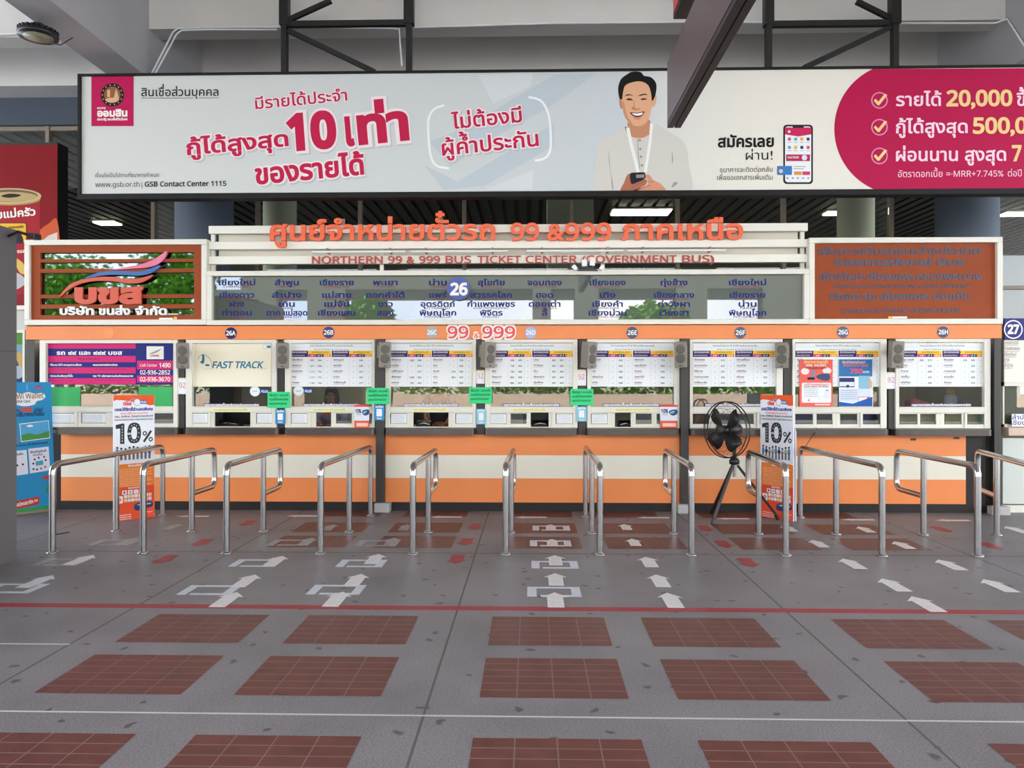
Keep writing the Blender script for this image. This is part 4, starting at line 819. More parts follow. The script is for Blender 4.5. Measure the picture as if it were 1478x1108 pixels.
    for q in range(9): T(('แสดงบัตรก่อนซื้อตั๋วทุกครั้ง', 'ใช้สิทธิ์ได้เฉพาะเส้นทางของบริษัท', 'ไม่สามารถใช้ร่วมกับรายการอื่นได้')[q % 3]+' '+('ตลอดปี', 'ทุกเที่ยวรถ')[q % 2], 112, (390, 300, 380)[q % 3], 628+q*15.5, 6, ink(252, 226, 196), 0)
    T('ช่องทางจำหน่าย', 198, 285, 775, 10, PAPER, .03)
    for q in range(4): g.flat(mp_(z, rect(150+q*46, 785, 186+q*46, 815)), y-.0006, PAPER); g.flat(mp_(z, circ(168+q*46, 800, 9, 10)), y-.0012, [ink(60, 90, 170), ink(120, 180, 160), ink(220, 220, 224), ink(200, 90, 60)][q])
    for rw_ in range(2):
        for q in range(8): g.flat(mp_(z, rect(165+q*28, 820+rw_*30, 189+q*28, 844+rw_*30)), y-.0006, [PAPER, ink(240, 214, 160), ink(214, 220, 240)][(q+rw_) % 3])
    g.flat(mp_(z, rrect(103, 826, 156, 880, 8)), y-.0006, PAPER); g.flat(mp_(z, circ(130, 853, 16, 14)), y-.0012, ink(220, 150, 140))
    g.flat(mp_(z, spl([(245, 935), (250, 900), (300, 886), (385, 888), (392, 925), (330, 940), (280, 948)])), y-.0006, ink(40, 62, 110)); g.flat(mp_(z, [(262, 905), (300, 896), (380, 898), (382, 908), (300, 912)]), y-.0012, ink(160, 190, 210))
    for q in range(3): T('สอบถามข้อมูลเพิ่มเติม 1490', 104, 220, 975+q*16, 6, PAPER, .02)
    T('www.transport.co.th', 330, 392, 970, 8, PAPER, .02)
    g.build('printed_board', t, local=True)
    g = MB(); pts = [(.03, 0), (W_+.008, 0), (W_+.008, 1.08), (W_-.01, 1.14), (W_-.03, 1.16), (.03, 1.16)]; g.prism(pts, .04, .05, mat('white_foam_board', (214, 216, 220), .6)); g.build('back_board', t, local=True)
    g = MB(); g.box(.06, W_-.06, .012, .04, .3, .33, MATS['white_foam_board']); g.box(.06, W_-.06, .012, .04, .9, .93, MATS['white_foam_board']); g.build('spacer', t, local=True)
    return t
standee((163.5, 752.5), (223, 745.5), 'orange and white standee reading 10% before the leftmost window', 0)
standee((1097.5, 744.5), (1145, 752.5), 'orange and white standee reading 10% right of the black fan', 1)
a, b = Vector(G(22, 743)), Vector(G(79, 736.5)); yaw = math.atan2(b.y-a.y, b.x-a.x); W_ = (b-a).length; H_ = 1.68; u = W_/57
t = thing('roll_up_banner', 'sky blue roll-up banner for a wallet card at the far left', 'banner', (a.x, a.y, 0), None, yaw)
m = lambda x, y: ((x-22)*u-(H_*(743-y)/190)*.03, H_*(743-y)/190); y = -.001
g = MB(); SKYB = ink(46, 146, 198); g.prism(mp_(m, rect(-24, 552, 80, 743)), 0, .006, SKYB)
g.flat(mp_(m, rect(-24, 734.5, 80, 743)), y, ink(50, 160, 84))
cl = spl([(20, 572), (28, 567), (36, 569), (46, 566.5), (56, 569), (66, 568), (71, 573), (66, 578), (58, 580), (54, 585), (40, 587), (30, 585), (20, 583), (0, 584), (-4, 574)]); g.flat(mp_(m, cl), y, PAPER)
def T(tx, x0, x1, yb, yb2, hh, c, bo=.02, cap=False): g.text(tx, (x0, yb), (x1, yb2), hh, c, m, y-.0006, bold=bo, cap=cap)
T('บขส.', 6, 26.5, 577, 576.6, 7, ink(206, 72, 50), .05); T('Wi Wallet', 29, 68, 576.5, 575.5, 7.6, ink(170, 132, 86), .03); T('VISA Card', 28, 48.5, 581.8, 581.4, 3.6, ink(50, 60, 110), .03)
g.flat(mp_(m, rect(44.5, 556, 45, 564)), y, PAPER); T('บขส', 55, 65, 562.5, 562, 3.5, ink(206, 72, 50), .04); g.flat(mp_(m, spl([(53, 560), (60, 557.5), (66, 554.5), (62, 559)])), y, ink(120, 90, 150))
T('สมาชิก', 20, 33, 596, 595.5, 4, ink(30, 70, 110), .04); T('บขส.', 34.5, 51.5, 595.5, 595, 6, ink(206, 72, 50), .06); T('รุ่นใหม่', 54, 66, 595, 594.5, 4, ink(30, 70, 110), .04); T('ให้ได้สิทธิ์มากกว่าเดิม', 12, 68, 602, 601, 4.2, ink(30, 70, 110), .05)
T('รับส่วนลด', 4, 28, 613, 612, 3, ink(220, 90, 80), .04); T('ทันที', 10, 24, 619, 618, 3, ink(30, 70, 110), .04); T('10%', 4, 30, 638, 637, 6.5, ink(226, 80, 70), .06, True)
g.flat(mp_(m, [(32, 612), (74.5, 608.5), (76, 635), (33.5, 638.5)]), y, PAPER); g.flat(mp_(m, [(33, 613), (73.7, 609.5), (75, 634), (34.3, 637.5)]), y-.0006, ink(86, 170, 214))
g.flat(mp_(m, [(34, 629), (44, 626), (56, 629), (74.8, 624), (75, 634), (34.3, 637.5)]), y-.0012, ink(74, 150, 76)); g.flat(mp_(m, spl([(42, 616), (47, 614), (52, 616), (47, 617.5)])), y-.0012, PAPER); T('VISA', 64.5, 73, 632.5, 631.7, 3, PAPER, .05, True)
y2 = y; T('เงื่อนไขเป็นไปตามที่บริษัทกำหนด', 10, 72, 646, 642.5, 2.6, ink(30, 70, 110), .03)
for x0, x1, ya in ((0, 41, 652), (43.5, 73, 649)): g.flat(mp_(m, [(x0, ya), (x1, ya-1.6), (x1+1.3, ya+33.5), (x0+1.3, ya+36)]), y, ink(228, 232, 242))
T('วิธีเติมเงิน', 20, 36, 658, 657, 2.6, NAVY, .03); T('ใช้จ่ายได้ทุกร้านค้า', 46, 70, 656, 654.7, 2.6, NAVY, .03); T('ผ่านบัตร', 50, 64, 660, 659.3, 2.2, NAVY, .02)
for x, yy, c in ((27, 672, (40, 40, 60)), (35, 671, (60, 60, 90)), (52, 665, (120, 60, 60)), (58, 663, (70, 90, 140)), (66, 662, (190, 80, 70)), (68, 667, (60, 70, 130)), (50, 671, (50, 50, 60)), (50, 679, (60, 60, 60)), (55, 680, (70, 70, 90)), (61, 679, (170, 90, 150)), (67, 677, (200, 70, 70))): g.flat(mp_(m, circ(x, yy, 1.6, 8)), y-.0006, ink(*c))
g.flat(mp_(m, [(53, 668), (64, 667), (64.5, 673.5), (53.5, 674.5)]), y-.0006, ink(80, 170, 190))
g.flat(mp_(m, [(16, 724), (55, 719.5), (57, 721), (57, 730), (55, 731.5), (16, 736)]), y, ink(198, 66, 56)); T('ร่วมสมัครสมาชิก >>', 18, 55, 732, 727.5, 4, PAPER, .03)
g.flat(mp_(m, [(62, 691), (73, 689), (73, 694), (63, 696)]), y, ink(198, 66, 56)); g.flat(mp_(m, [(66, 715), (70.5, 703), (75, 714)]), y, ink(54, 140, 80))
g.build('printed_sheet', t, local=True)
g = MB(); g.box(-.34, W_, -.05, .08, 0, .035, ALUD); g.build('cassette', t, local=True, bevel=.008)
g = MB(); g.tube([(.0, .03, .03), (-.03, .02, H_-.02)], .01, ALUD, 8); g.build('support_pole', t, local=True)

# ------------------------------------------------------------------ painted floor markings
def arrow(px, py, col, mm, dirn=1, side=False, w_=1.0, ln_=.41):
    x, y = G(px, py); h = .0875*w_; s = .063*w_
    pts = [(-s, -ln_/2), (s, -ln_/2), (s, ln_/2-.13), (h+.012, ln_/2-.135), (0, ln_/2), (-h-.012, ln_/2-.135), (-s, ln_/2-.13)]
    if dirn < 0: pts = [(-a, -b) for a, b in pts]
    if side: pts = [(-b, a) for a, b in pts]
    g = MB(); g.slab([(x+a, y+b) for a, b in pts], .0018, .0026, mm); return tag(g.build('floor_arrow'), col, 'arrow', GRP[0])
LANE = {1: 'between the leftmost and second handrails', 3: 'between the third and fourth handrails', 4: 'between the fourth and fifth handrails', 6: 'between the sixth and seventh handrails', 7: 'between the seventh and eighth handrails', 9: 'between the ninth and tenth handrails', 10: 'between the tenth and eleventh handrails', 12: 'right of the rightmost handrail', 2: 'between the second and third handrails', 5: 'between the fifth and sixth handrails', 8: 'between the eighth and ninth handrails', 11: 'between the eleventh and rightmost handrails'}
NTH = ['nearest the red line', 'second from the red line', 'third from the red line', 'fourth from the red line', 'fifth from the red line']
GRP = ['white floor arrows']
for ln_, ps in {1: [(55, 839), (117, 808), (185, 781), (250, 760)], 3: [(328, 865), (356, 838), (398, 809.5), (444, 781), (476, 761)], 4: [(486, 864.5), (514, 837), (541, 806.5), (566, 781), (585, 761)], 6: [(801.5, 865.5), (802, 836), (801.5, 808.5), (797, 783), (795, 761)], 7: [(969, 866), (952, 838), (936.5, 811), (915, 782.5), (903, 760.5)], 9: [(1335, 871.5), (1289, 844), (1229.5, 813.5), (1181, 784.5), (1138, 762.5)], 10: [(1512, 874), (1440, 845), (1370.5, 815), (1302.5, 786.5), (1248.5, 764)], 12: [(1467, 764.5)]}.items():
    for i, p in enumerate(ps): arrow(p[0], p[1], 'white floor arrow %s, %s' % (LANE[ln_], NTH[i] if len(ps) > 1 else 'close to the booth'), TAPEF if ln_ in (1, 3, 4) and i > 2 or (ln_, i) == (1, 2) else TAPEW, w_=1.0 if i < 3 else .9, ln_=.41 if i < 3 else .36)
GRP = ['red floor arrows']
for ln_, ps in {2: [(238, 807), (291, 783), (357, 755)], 5: [(660, 807), (673, 782), (686, 760)], 8: [(1080, 812), (1045, 785.5), (1018, 762.5)], 11: [(1432, 788), (1360, 764)]}.items():
    for i, p in enumerate(ps): arrow(p[0], p[1], 'red floor arrow %s, %s' % (LANE[ln_], NTH[i]), TAPER, -1, ln_=.36)
GRP = ['white arrows along the foot of the booth']
for px, py, wh in ((278, 745, 'leftmost window'), (437, 744.5, 'window 26B'), (643, 746, 'window 26C'), (765, 746.5, 'window 26D'), (942, 747, 'window 26E'), (1057, 748.5, 'window 26F'), (1238, 750, 'window 26G'), (1375, 751, 'window 26H')): arrow(px, py, 'white floor arrow lying sideways along the plinth under %s' % wh, TAPEW, 1, True, .7)
def bracket(px, py, lab, wd=.43, dp=.29):
    TAPEG = TAPEF if py < 800 and px < 700 or py < 815 and px < 200 else MATS['pale_blue_floor_paint']
    x, y = G(px, py); b = .075; g = MB(); k = .03
    for q in ((x-wd/2, x-wd/2+b, y-dp/2, y+dp/2), (x+wd/2-b, x+wd/2, y-dp/2, y+dp/2)): g.slab(rect(q[0], q[2], q[1], q[3]), .0017, .0022, TAPEG)
    for q in ((x-wd/2+b+.02, x+wd/2-b, y+dp/2-.05, y+dp/2), (x-wd/2+b+k, x+wd/2-b, y-dp/2, y-dp/2+.05), (x-wd/2+b, x-wd/2+b+k*.6, y+dp/2-.05, y+dp/2)): g.slab(rect(q[0], q[2], q[1], q[3]), .0017, .0022, TAPEG)
    tag(g.build('floor_box'), lab, 'marking', 'pale blue floor boxes')
for px, py, l_, n_ in ((90, 811, 1, 'second from the red line'), (20, 849, 1, 'nearest the red line'), (165, 783, 1, 'third from the red line'), (370, 812.5, 3, 'second from the red line'), (303, 851.5, 3, 'nearest the red line'), (522, 813, 4, 'second from the red line'), (486, 851, 4, 'nearest the red line'), (545, 784, 4, 'third from the red line'), (800.5, 815, 6, 'second from the red line'), (799.5, 854, 6, 'nearest the red line'), (794.5, 784, 6, 'third from the red line'), (795.5, 762, 6, 'fourth from the red line'), (420, 783, 3, 'third from the red line')):
    bracket(px, py, 'pale blue floor box %s, %s' % (LANE[l_], n_))
g = MB(); g.box(-14, 14, 5.70, 5.80, .0007, .0015, TAPER); tag(g.build('floor_line'), 'long dark red painted line across the floor before the handrails', 'line')
x, y = G(88, 770); g = MB(); g.slab([(x-.06, y-.07), (x-.02, y-.1), (x+.06, y+.07), (x+.03, y+.1), (x-.02, y+.03)], .001, .006, BLK); tag(g.build('litter_scrap'), 'small black scrap of litter on the floor by the leftmost handrail', 'litter')

g = MB(); a, b = P(1180, 619, 9.93), P(1157, 656, 9.62); g.tube([(a[0], 9.99, 1.1), (a[0], 9.92, a[1]), ((a[0]+b[0])/2-.02, 9.78, (a[1]+b[1])/2-.01), (b[0], 9.62, b[1])], .004, BLK, 6); tag(g.build('cord'), 'thin black cord slanting from the ledge of window 26G to the handrail', 'cord')
for px, py, wh in ((1318, 634, 'left'), (1380.5, 632, 'right')):
    q = rw(px-4, py-1.5, px+4, py+1.5, 10.06); g = MB(); g.box(q[0], q[1], 10.055, 10.0595, q[2], q[3], BLK); tag(g.build('label_strip'), 'tiny dark label on the orange counter under window 26H, %s one of two' % wh, 'label', 'dark labels')
# ------------------------------------------------------------------ long advertising banner and its hanging frames
YN = 9.6; mB = plane(YN)
bx0, bx1 = XP(118, YN), XP(1700, YN); bz0, bz1 = P(739, 276.6, YN)[1], P(739, 104.6, YN)[1]
ban = thing('advertising_banner', 'long pale bank loan banner with magenta Thai text and a smiling man, above the booth', 'banner', ((bx0+bx1)/2, YN, bz0))
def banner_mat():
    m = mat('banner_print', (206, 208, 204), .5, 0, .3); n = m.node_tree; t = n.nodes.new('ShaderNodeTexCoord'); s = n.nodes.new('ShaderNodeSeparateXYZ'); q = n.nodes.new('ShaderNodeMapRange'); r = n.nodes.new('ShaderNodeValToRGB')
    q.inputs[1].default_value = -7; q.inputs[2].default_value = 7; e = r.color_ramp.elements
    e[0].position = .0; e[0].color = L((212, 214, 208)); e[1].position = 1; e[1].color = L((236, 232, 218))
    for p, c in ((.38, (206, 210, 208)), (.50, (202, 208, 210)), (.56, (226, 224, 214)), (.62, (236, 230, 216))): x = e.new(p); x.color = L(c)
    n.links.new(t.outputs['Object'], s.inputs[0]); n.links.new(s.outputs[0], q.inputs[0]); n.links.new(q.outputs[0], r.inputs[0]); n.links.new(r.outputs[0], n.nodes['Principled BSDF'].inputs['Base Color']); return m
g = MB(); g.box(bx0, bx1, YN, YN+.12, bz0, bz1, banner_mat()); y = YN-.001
def flat(pts, c, lay=0): g.flat(mp_(mB, pts), y-.0006*lay, c)
def T(tx, x0, y0, x1, y1, h, c, bo=.0, lay=3, cap=False, sl=0): g.text(tx, (x0, y0), (x1, y1), h, c, mB, y-.0006*lay, bold=bo, cap=cap, slant=sl)
MGB = ink(190, 22, 84); CRM = ink(194, 30, 74); HAL = ink(240, 226, 226); DK = ink(48, 40, 42)
for p in ([(620, 205), (680, 180), (745, 140), (800, 108), (860, 106), (800, 150), (720, 195), (650, 240)], [(612, 238), (660, 262), (740, 215), (800, 178), (800, 210), (700, 268), (640, 274)]): flat(p, ink(192, 202, 206))
for p in ([(690, 108), (770, 106), (765, 124), (712, 150)], [(700, 274), (770, 245), (768, 274)]): flat(p, ink(214, 218, 218))
flat(rect(132, 106.5, 193, 182), MGB, 1)
flat(circ(162.3, 137, 16.8, 36), ink(34, 26, 26), 2); flat(circ(162.3, 137, 12, 32), ink(150, 96, 58), 3)
flat(spl([(152, 144), (160, 141), (172, 143), (168, 147), (158, 148)]), ink(222, 180, 140), 4); flat([(164, 142), (168, 128), (172, 142)], ink(222, 180, 140), 4); flat(rect(155, 130, 159, 140), ink(222, 180, 140), 4)
for q in range(14):
    a = 2*PI*q/14; flat(circ(162.3+14.3*math.cos(a), 137+14.3*math.sin(a), .9, 6), ink(214, 190, 160), 3)
T('ออมสิน', 140.5, 168, 184, 167.6, 7.6, WH, .05); T('ธนาคาร', 140.5, 157.4, 152.5, 157.3, 2.4, WH, .03); T('ประชารัฐ ออมเพื่อชีวิตมั่นคง', 140.5, 173.8, 184, 173.5, 2.6, WH, .04)
T('สินเชื่อส่วนบุคคล', 204, 138.8, 315.5, 138.2, 9.2, DK, .014); flat([(204, 141.2), (279, 141), (279, 141.7), (204, 141.9)], DK, 1); flat([(287, 141), (316, 140.8), (316, 141.5), (287, 141.7)], DK, 1)
T('เงื่อนไขเป็นไปตามที่ธนาคารกำหนด', 137.5, 256, 229.5, 255, 4.4, DK); T('www.gsb.or.th', 137.5, 269.8, 201.5, 269.3, 7, DK, .0, cap=True); flat(rect(204.6, 262.5, 205.3, 272), DK, 1); T('GSB Contact Center 1115', 209, 269.2, 327, 268, 6.8, DK, .035, cap=True)
def TH_(tx, x0, y0, x1, y1, h, bo, cap=False, c=CRM, ha=.06, sh=True):
    if sh: T(tx, x0+2.0, y0+2.2, x1+2.8, y1+2.2, h, ink(190, 194, 192), bo+ha, 1, cap)
    T(tx, x0-h*ha*.9, y0, x1+h*ha*.9, y1, h, HAL, bo+ha, 2, cap); T(tx, x0, y0, x1, y1, h, c, bo, 3, cap)
TH_('มีรายได้ประจำ', 369, 157.5, 501.5, 144.8, 12.6, .015, sh=False)
TH_('กู้ได้สูงสุด', 270, 223.5, 417, 210, 16.5, .03); TH_('10', 415, 215.3, 487, 209.5, 47, .062, True); TH_('เ', 500, 208.5, 512.5, 207.3, 38, .045); TH_('ท่า', 517.5, 207, 591.5, 199.5, 38, .045)
TH_('ของรายได้', 369, 265.5, 527, 250.5, 21.5, .035); TH_('ไม่ต้องมี', 652.5, 186, 754, 175.5, 16, .02); TH_('ผู้ค้ำประกัน', 638.5, 224.5, 778, 210, 16.8, .02)
for p in ([(641, 152), (629, 156), (621, 165), (618, 178), (619, 205), (622, 226), (630, 239), (648, 243)], [(763, 140), (780, 145), (790, 160), (794, 180), (795, 210), (791, 224), (782, 230), (772, 231.5)]): flat(stroke(spl(p, 4, False), 3.2), ink(240, 242, 240), 1)
# printed man with a phone
zM = sub(mB, 840, 100, 6.153)
def fm(pts, c, lay, sp=True): g.flat(mp_(zM, spl(pts, 4) if sp else pts), y-.0004*lay, c)
SHT, SK, SK2, HAIR = ink(212, 208, 198), ink(226, 172, 134), ink(200, 140, 104), ink(22, 19, 20)
fm([(395, 515), (310, 555), (190, 635), (132, 720), (112, 900), (100, 1070), (100, 1078), (700, 1078), (970, 1074), (950, 850), (930, 700), (880, 620), (780, 560), (665, 485), (640, 520), (560, 600), (430, 600)], SHT, 2)
for p in ([(238, 720), (244, 800), (252, 900), (272, 1000), (278, 1070), (266, 1050), (258, 960), (246, 880), (238, 800)], [(800, 730), (808, 800), (802, 840), (797, 790)], [(820, 1000), (850, 1010), (810, 1045), (796, 1040)]): fm(p, ink(160, 154, 144), 3)
for p in ([(380, 512), (400, 520), (428, 595), (408, 585), (390, 545)], [(606, 480), (625, 500), (610, 575), (592, 580)]): fm(p, ink(128, 110, 96), 3)
fm([(408, 470), (414, 540), (432, 592), (480, 608), (540, 608), (590, 582), (606, 540), (600, 450), (500, 440)], SK2, 4)
fm([(334, 255), (346, 262), (358, 300), (360, 348), (344, 346), (332, 310)], SK2, 4); fm([(640, 235), (658, 232), (662, 265), (650, 315), (626, 338), (622, 290)], SK, 4)
fm([(355, 230), (358, 320), (376, 410), (410, 465), (450, 495), (495, 505), (545, 494), (585, 455), (608, 385), (622, 300), (622, 220), (590, 130), (520, 105), (440, 112), (385, 145)], SK, 5)
fm([(358, 300), (376, 410), (410, 465), (450, 495), (440, 470), (405, 420), (385, 350), (372, 290)], ink(206, 146, 110), 6)
fm([(336, 262), (324, 215), (322, 160), (345, 90), (400, 45), (450, 22), (520, 26), (552, 58), (610, 70), (650, 110), (662, 160), (650, 235), (622, 282), (612, 210), (585, 140), (520, 108), (440, 118), (385, 145), (366, 195), (357, 262), (350, 268)], HAIR, 7)
for p in ([(380, 240), (400, 224), (430, 224), (456, 236), (430, 232), (402, 234)], [(496, 238), (530, 222), (562, 218), (582, 230), (556, 228), (520, 236)]): fm(p, HAIR, 7)
for p in ([(392, 268), (412, 258), (438, 262), (452, 276), (430, 276), (408, 276)], [(518, 268), (540, 258), (562, 258), (578, 266), (556, 272), (534, 274)]): fm(p, ink(70, 44, 36), 7)
fm([(440, 345), (462, 336), (480, 352), (505, 348), (518, 354), (490, 362), (455, 358)], ink(190, 126, 94), 7); fm([(462, 270), (470, 330), (448, 345), (455, 320), (456, 285)], ink(212, 152, 116), 6)
fm([(426, 384), (470, 386), (510, 384), (554, 374), (548, 396), (525, 418), (492, 428), (458, 418), (438, 402)], ink(96, 40, 34), 7); fm([(446, 392), (490, 393), (540, 386), (530, 404), (492, 413), (460, 406)], ink(248, 244, 238), 8); fm([(455, 424), (492, 432), (530, 424), (510, 444), (475, 446)], ink(222, 132, 112), 8)
for p in (stroke([(405, 520), (440, 680), (500, 915)], 30), stroke([(618, 480), (605, 640), (562, 915)], 26)): fm(p, ink(240, 240, 234), 6, False)
fm(stroke([(492, 612), (500, 750), (512, 915)], 5), ink(140, 136, 132), 5, False)
for cx_, cy_ in ((512, 630), (517, 708), (523, 777), (531, 853)): fm(circ(cx_, cy_, 11, 12), ink(120, 100, 88), 7, False); fm(circ(cx_, cy_, 6, 10), ink(196, 180, 164), 8, False)
for p, c in (([(345, 1082), (372, 1010), (398, 945), (424, 930), (438, 1000), (470, 1012), (560, 975), (575, 1000), (560, 1030), (520, 1050), (480, 1082)], ink(178, 110, 84)), ([(560, 945), (600, 940), (635, 985), (690, 1010), (745, 1070), (740, 1082), (470, 1082), (520, 1050), (570, 1035), (590, 1000)], ink(214, 150, 118))): fm(p, c, 9)
for p in (stroke([(440, 1062), (500, 1020), (565, 990)], 5), stroke([(480, 1076), (560, 1045), (610, 1030)], 5), stroke([(575, 1000), (612, 1000), (640, 990)], 4)): fm(p, ink(150, 90, 70), 11, False)
fm([(425, 930), (440, 918), (548, 914), (560, 922), (566, 962), (540, 985), (448, 1022), (434, 1012), (426, 970)], ink(34, 34, 38), 10, False); fm([(480, 936), (552, 934), (554, 962), (482, 966)], ink(150, 140, 138), 11, False)
T('สมัครเลย', 1036, 212.2, 1117, 211.4, 12.4, ink(24, 22, 22), .034); T('ผ่าน!', 1076.5, 230.8, 1115, 230.3, 10.4, ink(24, 22, 22), .0); T('ธนาคารจะติดต่อกลับ', 1039, 248.6, 1115, 247.8, 5.6, DK); T('เพื่อขอเอกสารเพิ่มเติม', 1035, 259.8, 1115, 259, 5.6, DK)
# printed phone
flat(rrect(1130.5, 180, 1173.3, 265.5, 5), ink(38, 36, 40), 1); flat(rrect(1133, 182.5, 1170.8, 263, 4), PAPER, 2); flat([(1133, 184), (1170.8, 184), (1170.8, 194), (1152, 197), (1133, 194)], ink(206, 40, 90), 3); flat(rect(1144, 182.5, 1160, 184.5), ink(38, 36, 40), 4)
flat(rect(1134.5, 223, 1169, 232.5), ink(190, 46, 90), 3); flat(circ(1161, 227.5, 4), ink(220, 224, 236), 4); T('Smart Mobile', 1136.5, 228.5, 1153, 228.4, 3, WH, .02, 5); flat(circ(1139, 190, 1.8), ink(240, 220, 226), 4)
for rr in range(2):
    for q in range(4): flat(rrect(1137+q*9, 198.5+rr*12, 1141.5+q*9, 203+rr*12, 1), [ink(222, 90, 110), ink(110, 180, 160), ink(240, 180, 60), ink(60, 70, 110)][(q+rr) % 4], 3); flat(rect(1136.5+q*9, 205+rr*12, 1142+q*9, 205.8+rr*12), ink(170, 170, 176), 3)
flat(rrect(1121.5, 239.5, 1143, 252.5, 1.5), ink(60, 126, 190), 5); flat(circ(1127, 247, 3), ink(226, 196, 170), 6); flat(rect(1146, 247.5, 1157, 252.5), ink(224, 150, 70), 3); flat(rect(1158, 247.5, 1169, 252.5), ink(214, 60, 110), 3); flat(rect(1145, 240, 1163, 241), ink(150, 150, 156), 3); flat(rect(1145, 243, 1160, 244), ink(150, 150, 156), 3)
for q in range(5): flat(circ(1136.5+q*7.5, 257, 1.2, 8), ink(120, 110, 130), 3)
# magenta field
pts = [(1299+94.9*math.cos(a), 186+94.9*math.sin(a)) for a in [PI*(.632+.736*i/36) for i in range(37)]]
pts = [p for p in pts if 98.5 < p[1] < 274.2]
flat([(1262.5, 274.3)]+pts+[(1262, 99.6), (1699, 97), (1699, 274.6)] if pts[0][1] > pts[-1][1] else [(1262, 99.6)]+pts+[(1262.5, 274.3), (1699, 274.6), (1699, 97)], ink(184, 18, 74), 1)
PKW, GLD = ink(250, 214, 226), ink(244, 206, 140)
for yy in (144.8, 183.6, 225):
    oo, ii = circ(1269.3, yy, 12, 28), circ(1269.3, yy, 10.2, 28); g.add([(p[0], y-.0012, p[1]) for p in mp_(mB, oo+ii)], [(q, (q+1) % 28, (q+1) % 28+28, q+28) for q in range(28)], ink(226, 140, 178))
    flat([(1261, yy+.5), (1263.5, yy-2.5), (1267.5, yy+2), (1277, yy-9.6), (1280.5, yy-7.5), (1269, yy+7), (1266.5, yy+7)], GLD, 3)
T('รายได้', 1293, 152.8, 1358.5, 152.4, 14.2, PKW, .02); T('20,000', 1365.5, 152.6, 1461, 152, 21.3, GLD, .04, cap=True); T('ขึ้นไป', 1467, 152.4, 1520, 152, 14.2, PKW, .02)
T('กู้ได้สูงสุด', 1293, 192, 1396.5, 191.5, 14.2, PKW, .02); T('500,000', 1404, 192, 1519, 191.4, 21.3, GLD, .04, cap=True)
T('ผ่อนนาน สูงสุด', 1293, 232.2, 1452, 231.6, 14.2, PKW, .02); T('7', 1460.5, 231.8, 1474.5, 231.6, 21.3, GLD, .04, cap=True); T('ปี', 1482, 231.6, 1508, 231.3, 14.2, PKW, .02)
T('อัตราดอกเบี้ย', 1296, 255.6, 1360, 255.2, 7.4, PKW); T('=·MRR+7.745%', 1365.5, 255.2, 1448, 254.6, 8.6, PKW, .0, cap=True); T('ต่อปี', 1454.5, 254.6, 1474.5, 254.4, 7.4, PKW)
g.build('printed_face', ban)
FRM = mat('black_banner_frame', (14, 13, 13), .6, 0, .3, .3, 6)
g = MB(); g.box(bx0-.04, bx1, YN-.03, YN+.14, bz1, bz1+.028, FRM); g.box(bx0-.04, bx1, YN-.03, YN+.14, bz0-.07, bz0, FRM); g.box(bx0-.04, bx0, YN-.03, YN+.14, bz0, bz1, FRM); g.build('frame', ban, bevel=.004)
def truss(pa, pb, wh):
    Yt = 9.86; m = plane(Yt); xa, xb = XP(pa, Yt), XP(pb, Yt); zt = 7.15; zl = P((pa+pb)/2, 34.5, Yt)[1]
    t = thing('hanging_truss', 'black steel hanging frame with diagonal braces, %s' % wh, 'truss', ((xa+xb)/2, Yt, bz1), 'black hanging frames')
    for x, w1 in ((xa, .115), (xb, .125)):
        g = MB(); g.box(x-w1/2, x+w1/2, Yt-.06, Yt+.06, zl-.02, zt, BLACKM); g.box(x-.035, x+.035, Yt-.05, Yt+.05, bz1+.03, zl-.02, BLACKM); g.build('post', t)
    g = MB(); g.box(xa+.03, xb-.03, Yt-.035, Yt+.035, zl-.035, zl+.035, BLACKM); g.build('cross_bar', t)
    if pa < 700: ds = (((412, 31), (478, 1)), ((416, 44), (541, 104)))
    else: ds = (((1284, 26), (1236, 2)), ((1288, 38), (1160, 98)))
    for p, q in ds:
        P0, P1 = m(*p), m(*q); g = MB(); g.obox((P0[0], Yt, P0[1]), (P1[0], Yt, P1[1]), .06, .05, BLACKM); g.build('brace', t)
truss(411, 590.5, 'left one above the banner'); truss(1109, 1291, 'right one above the banner')
# conduits under the cross beam
def pipe(pts, r_, lab):
    g = MB(); g.tube(pts, r_, PAPER, 8); o = tag(g.build('conduit'), lab, 'conduit')
m = plane(10.26); V3 = lambda a, b, Y=10.26: (P(a, b, Y)[0], Y, P(a, b, Y)[1])
pipe([V3(219, 106), V3(250, 46), V3(257, 41), V3(300, 39.5), V3(420, 39), V3(560, 40.5), V3(576, 42), V3(580, 95)], .013, 'thin white conduit bending down to the banner at its left, lower of two')
pipe([V3(224, 106), V3(255, 49), V3(262, 44), V3(300, 42.5), V3(400, 43)], .012, 'short thin white conduit beside the lower left beam conduit')
pipe([V3(598, 39.5), V3(800, 33.5), V3(1000, 31.5), V3(1290, 33.5), V3(1437, 33.5), (6.235, 10.22, 6.44), (6.235, 9.7, 5.69)], .014, 'long thin white conduit under the beam, right of the left black frame')
pipe([(P(-80, 55, 10.4)[0], 10.4, P(-80, 55, 10.4)[1]), (P(48, 47, 10.4)[0], 10.4, P(48, 47, 10.4)[1])], .014, 'thin white conduit on the beam behind the hanging high bay lamp')
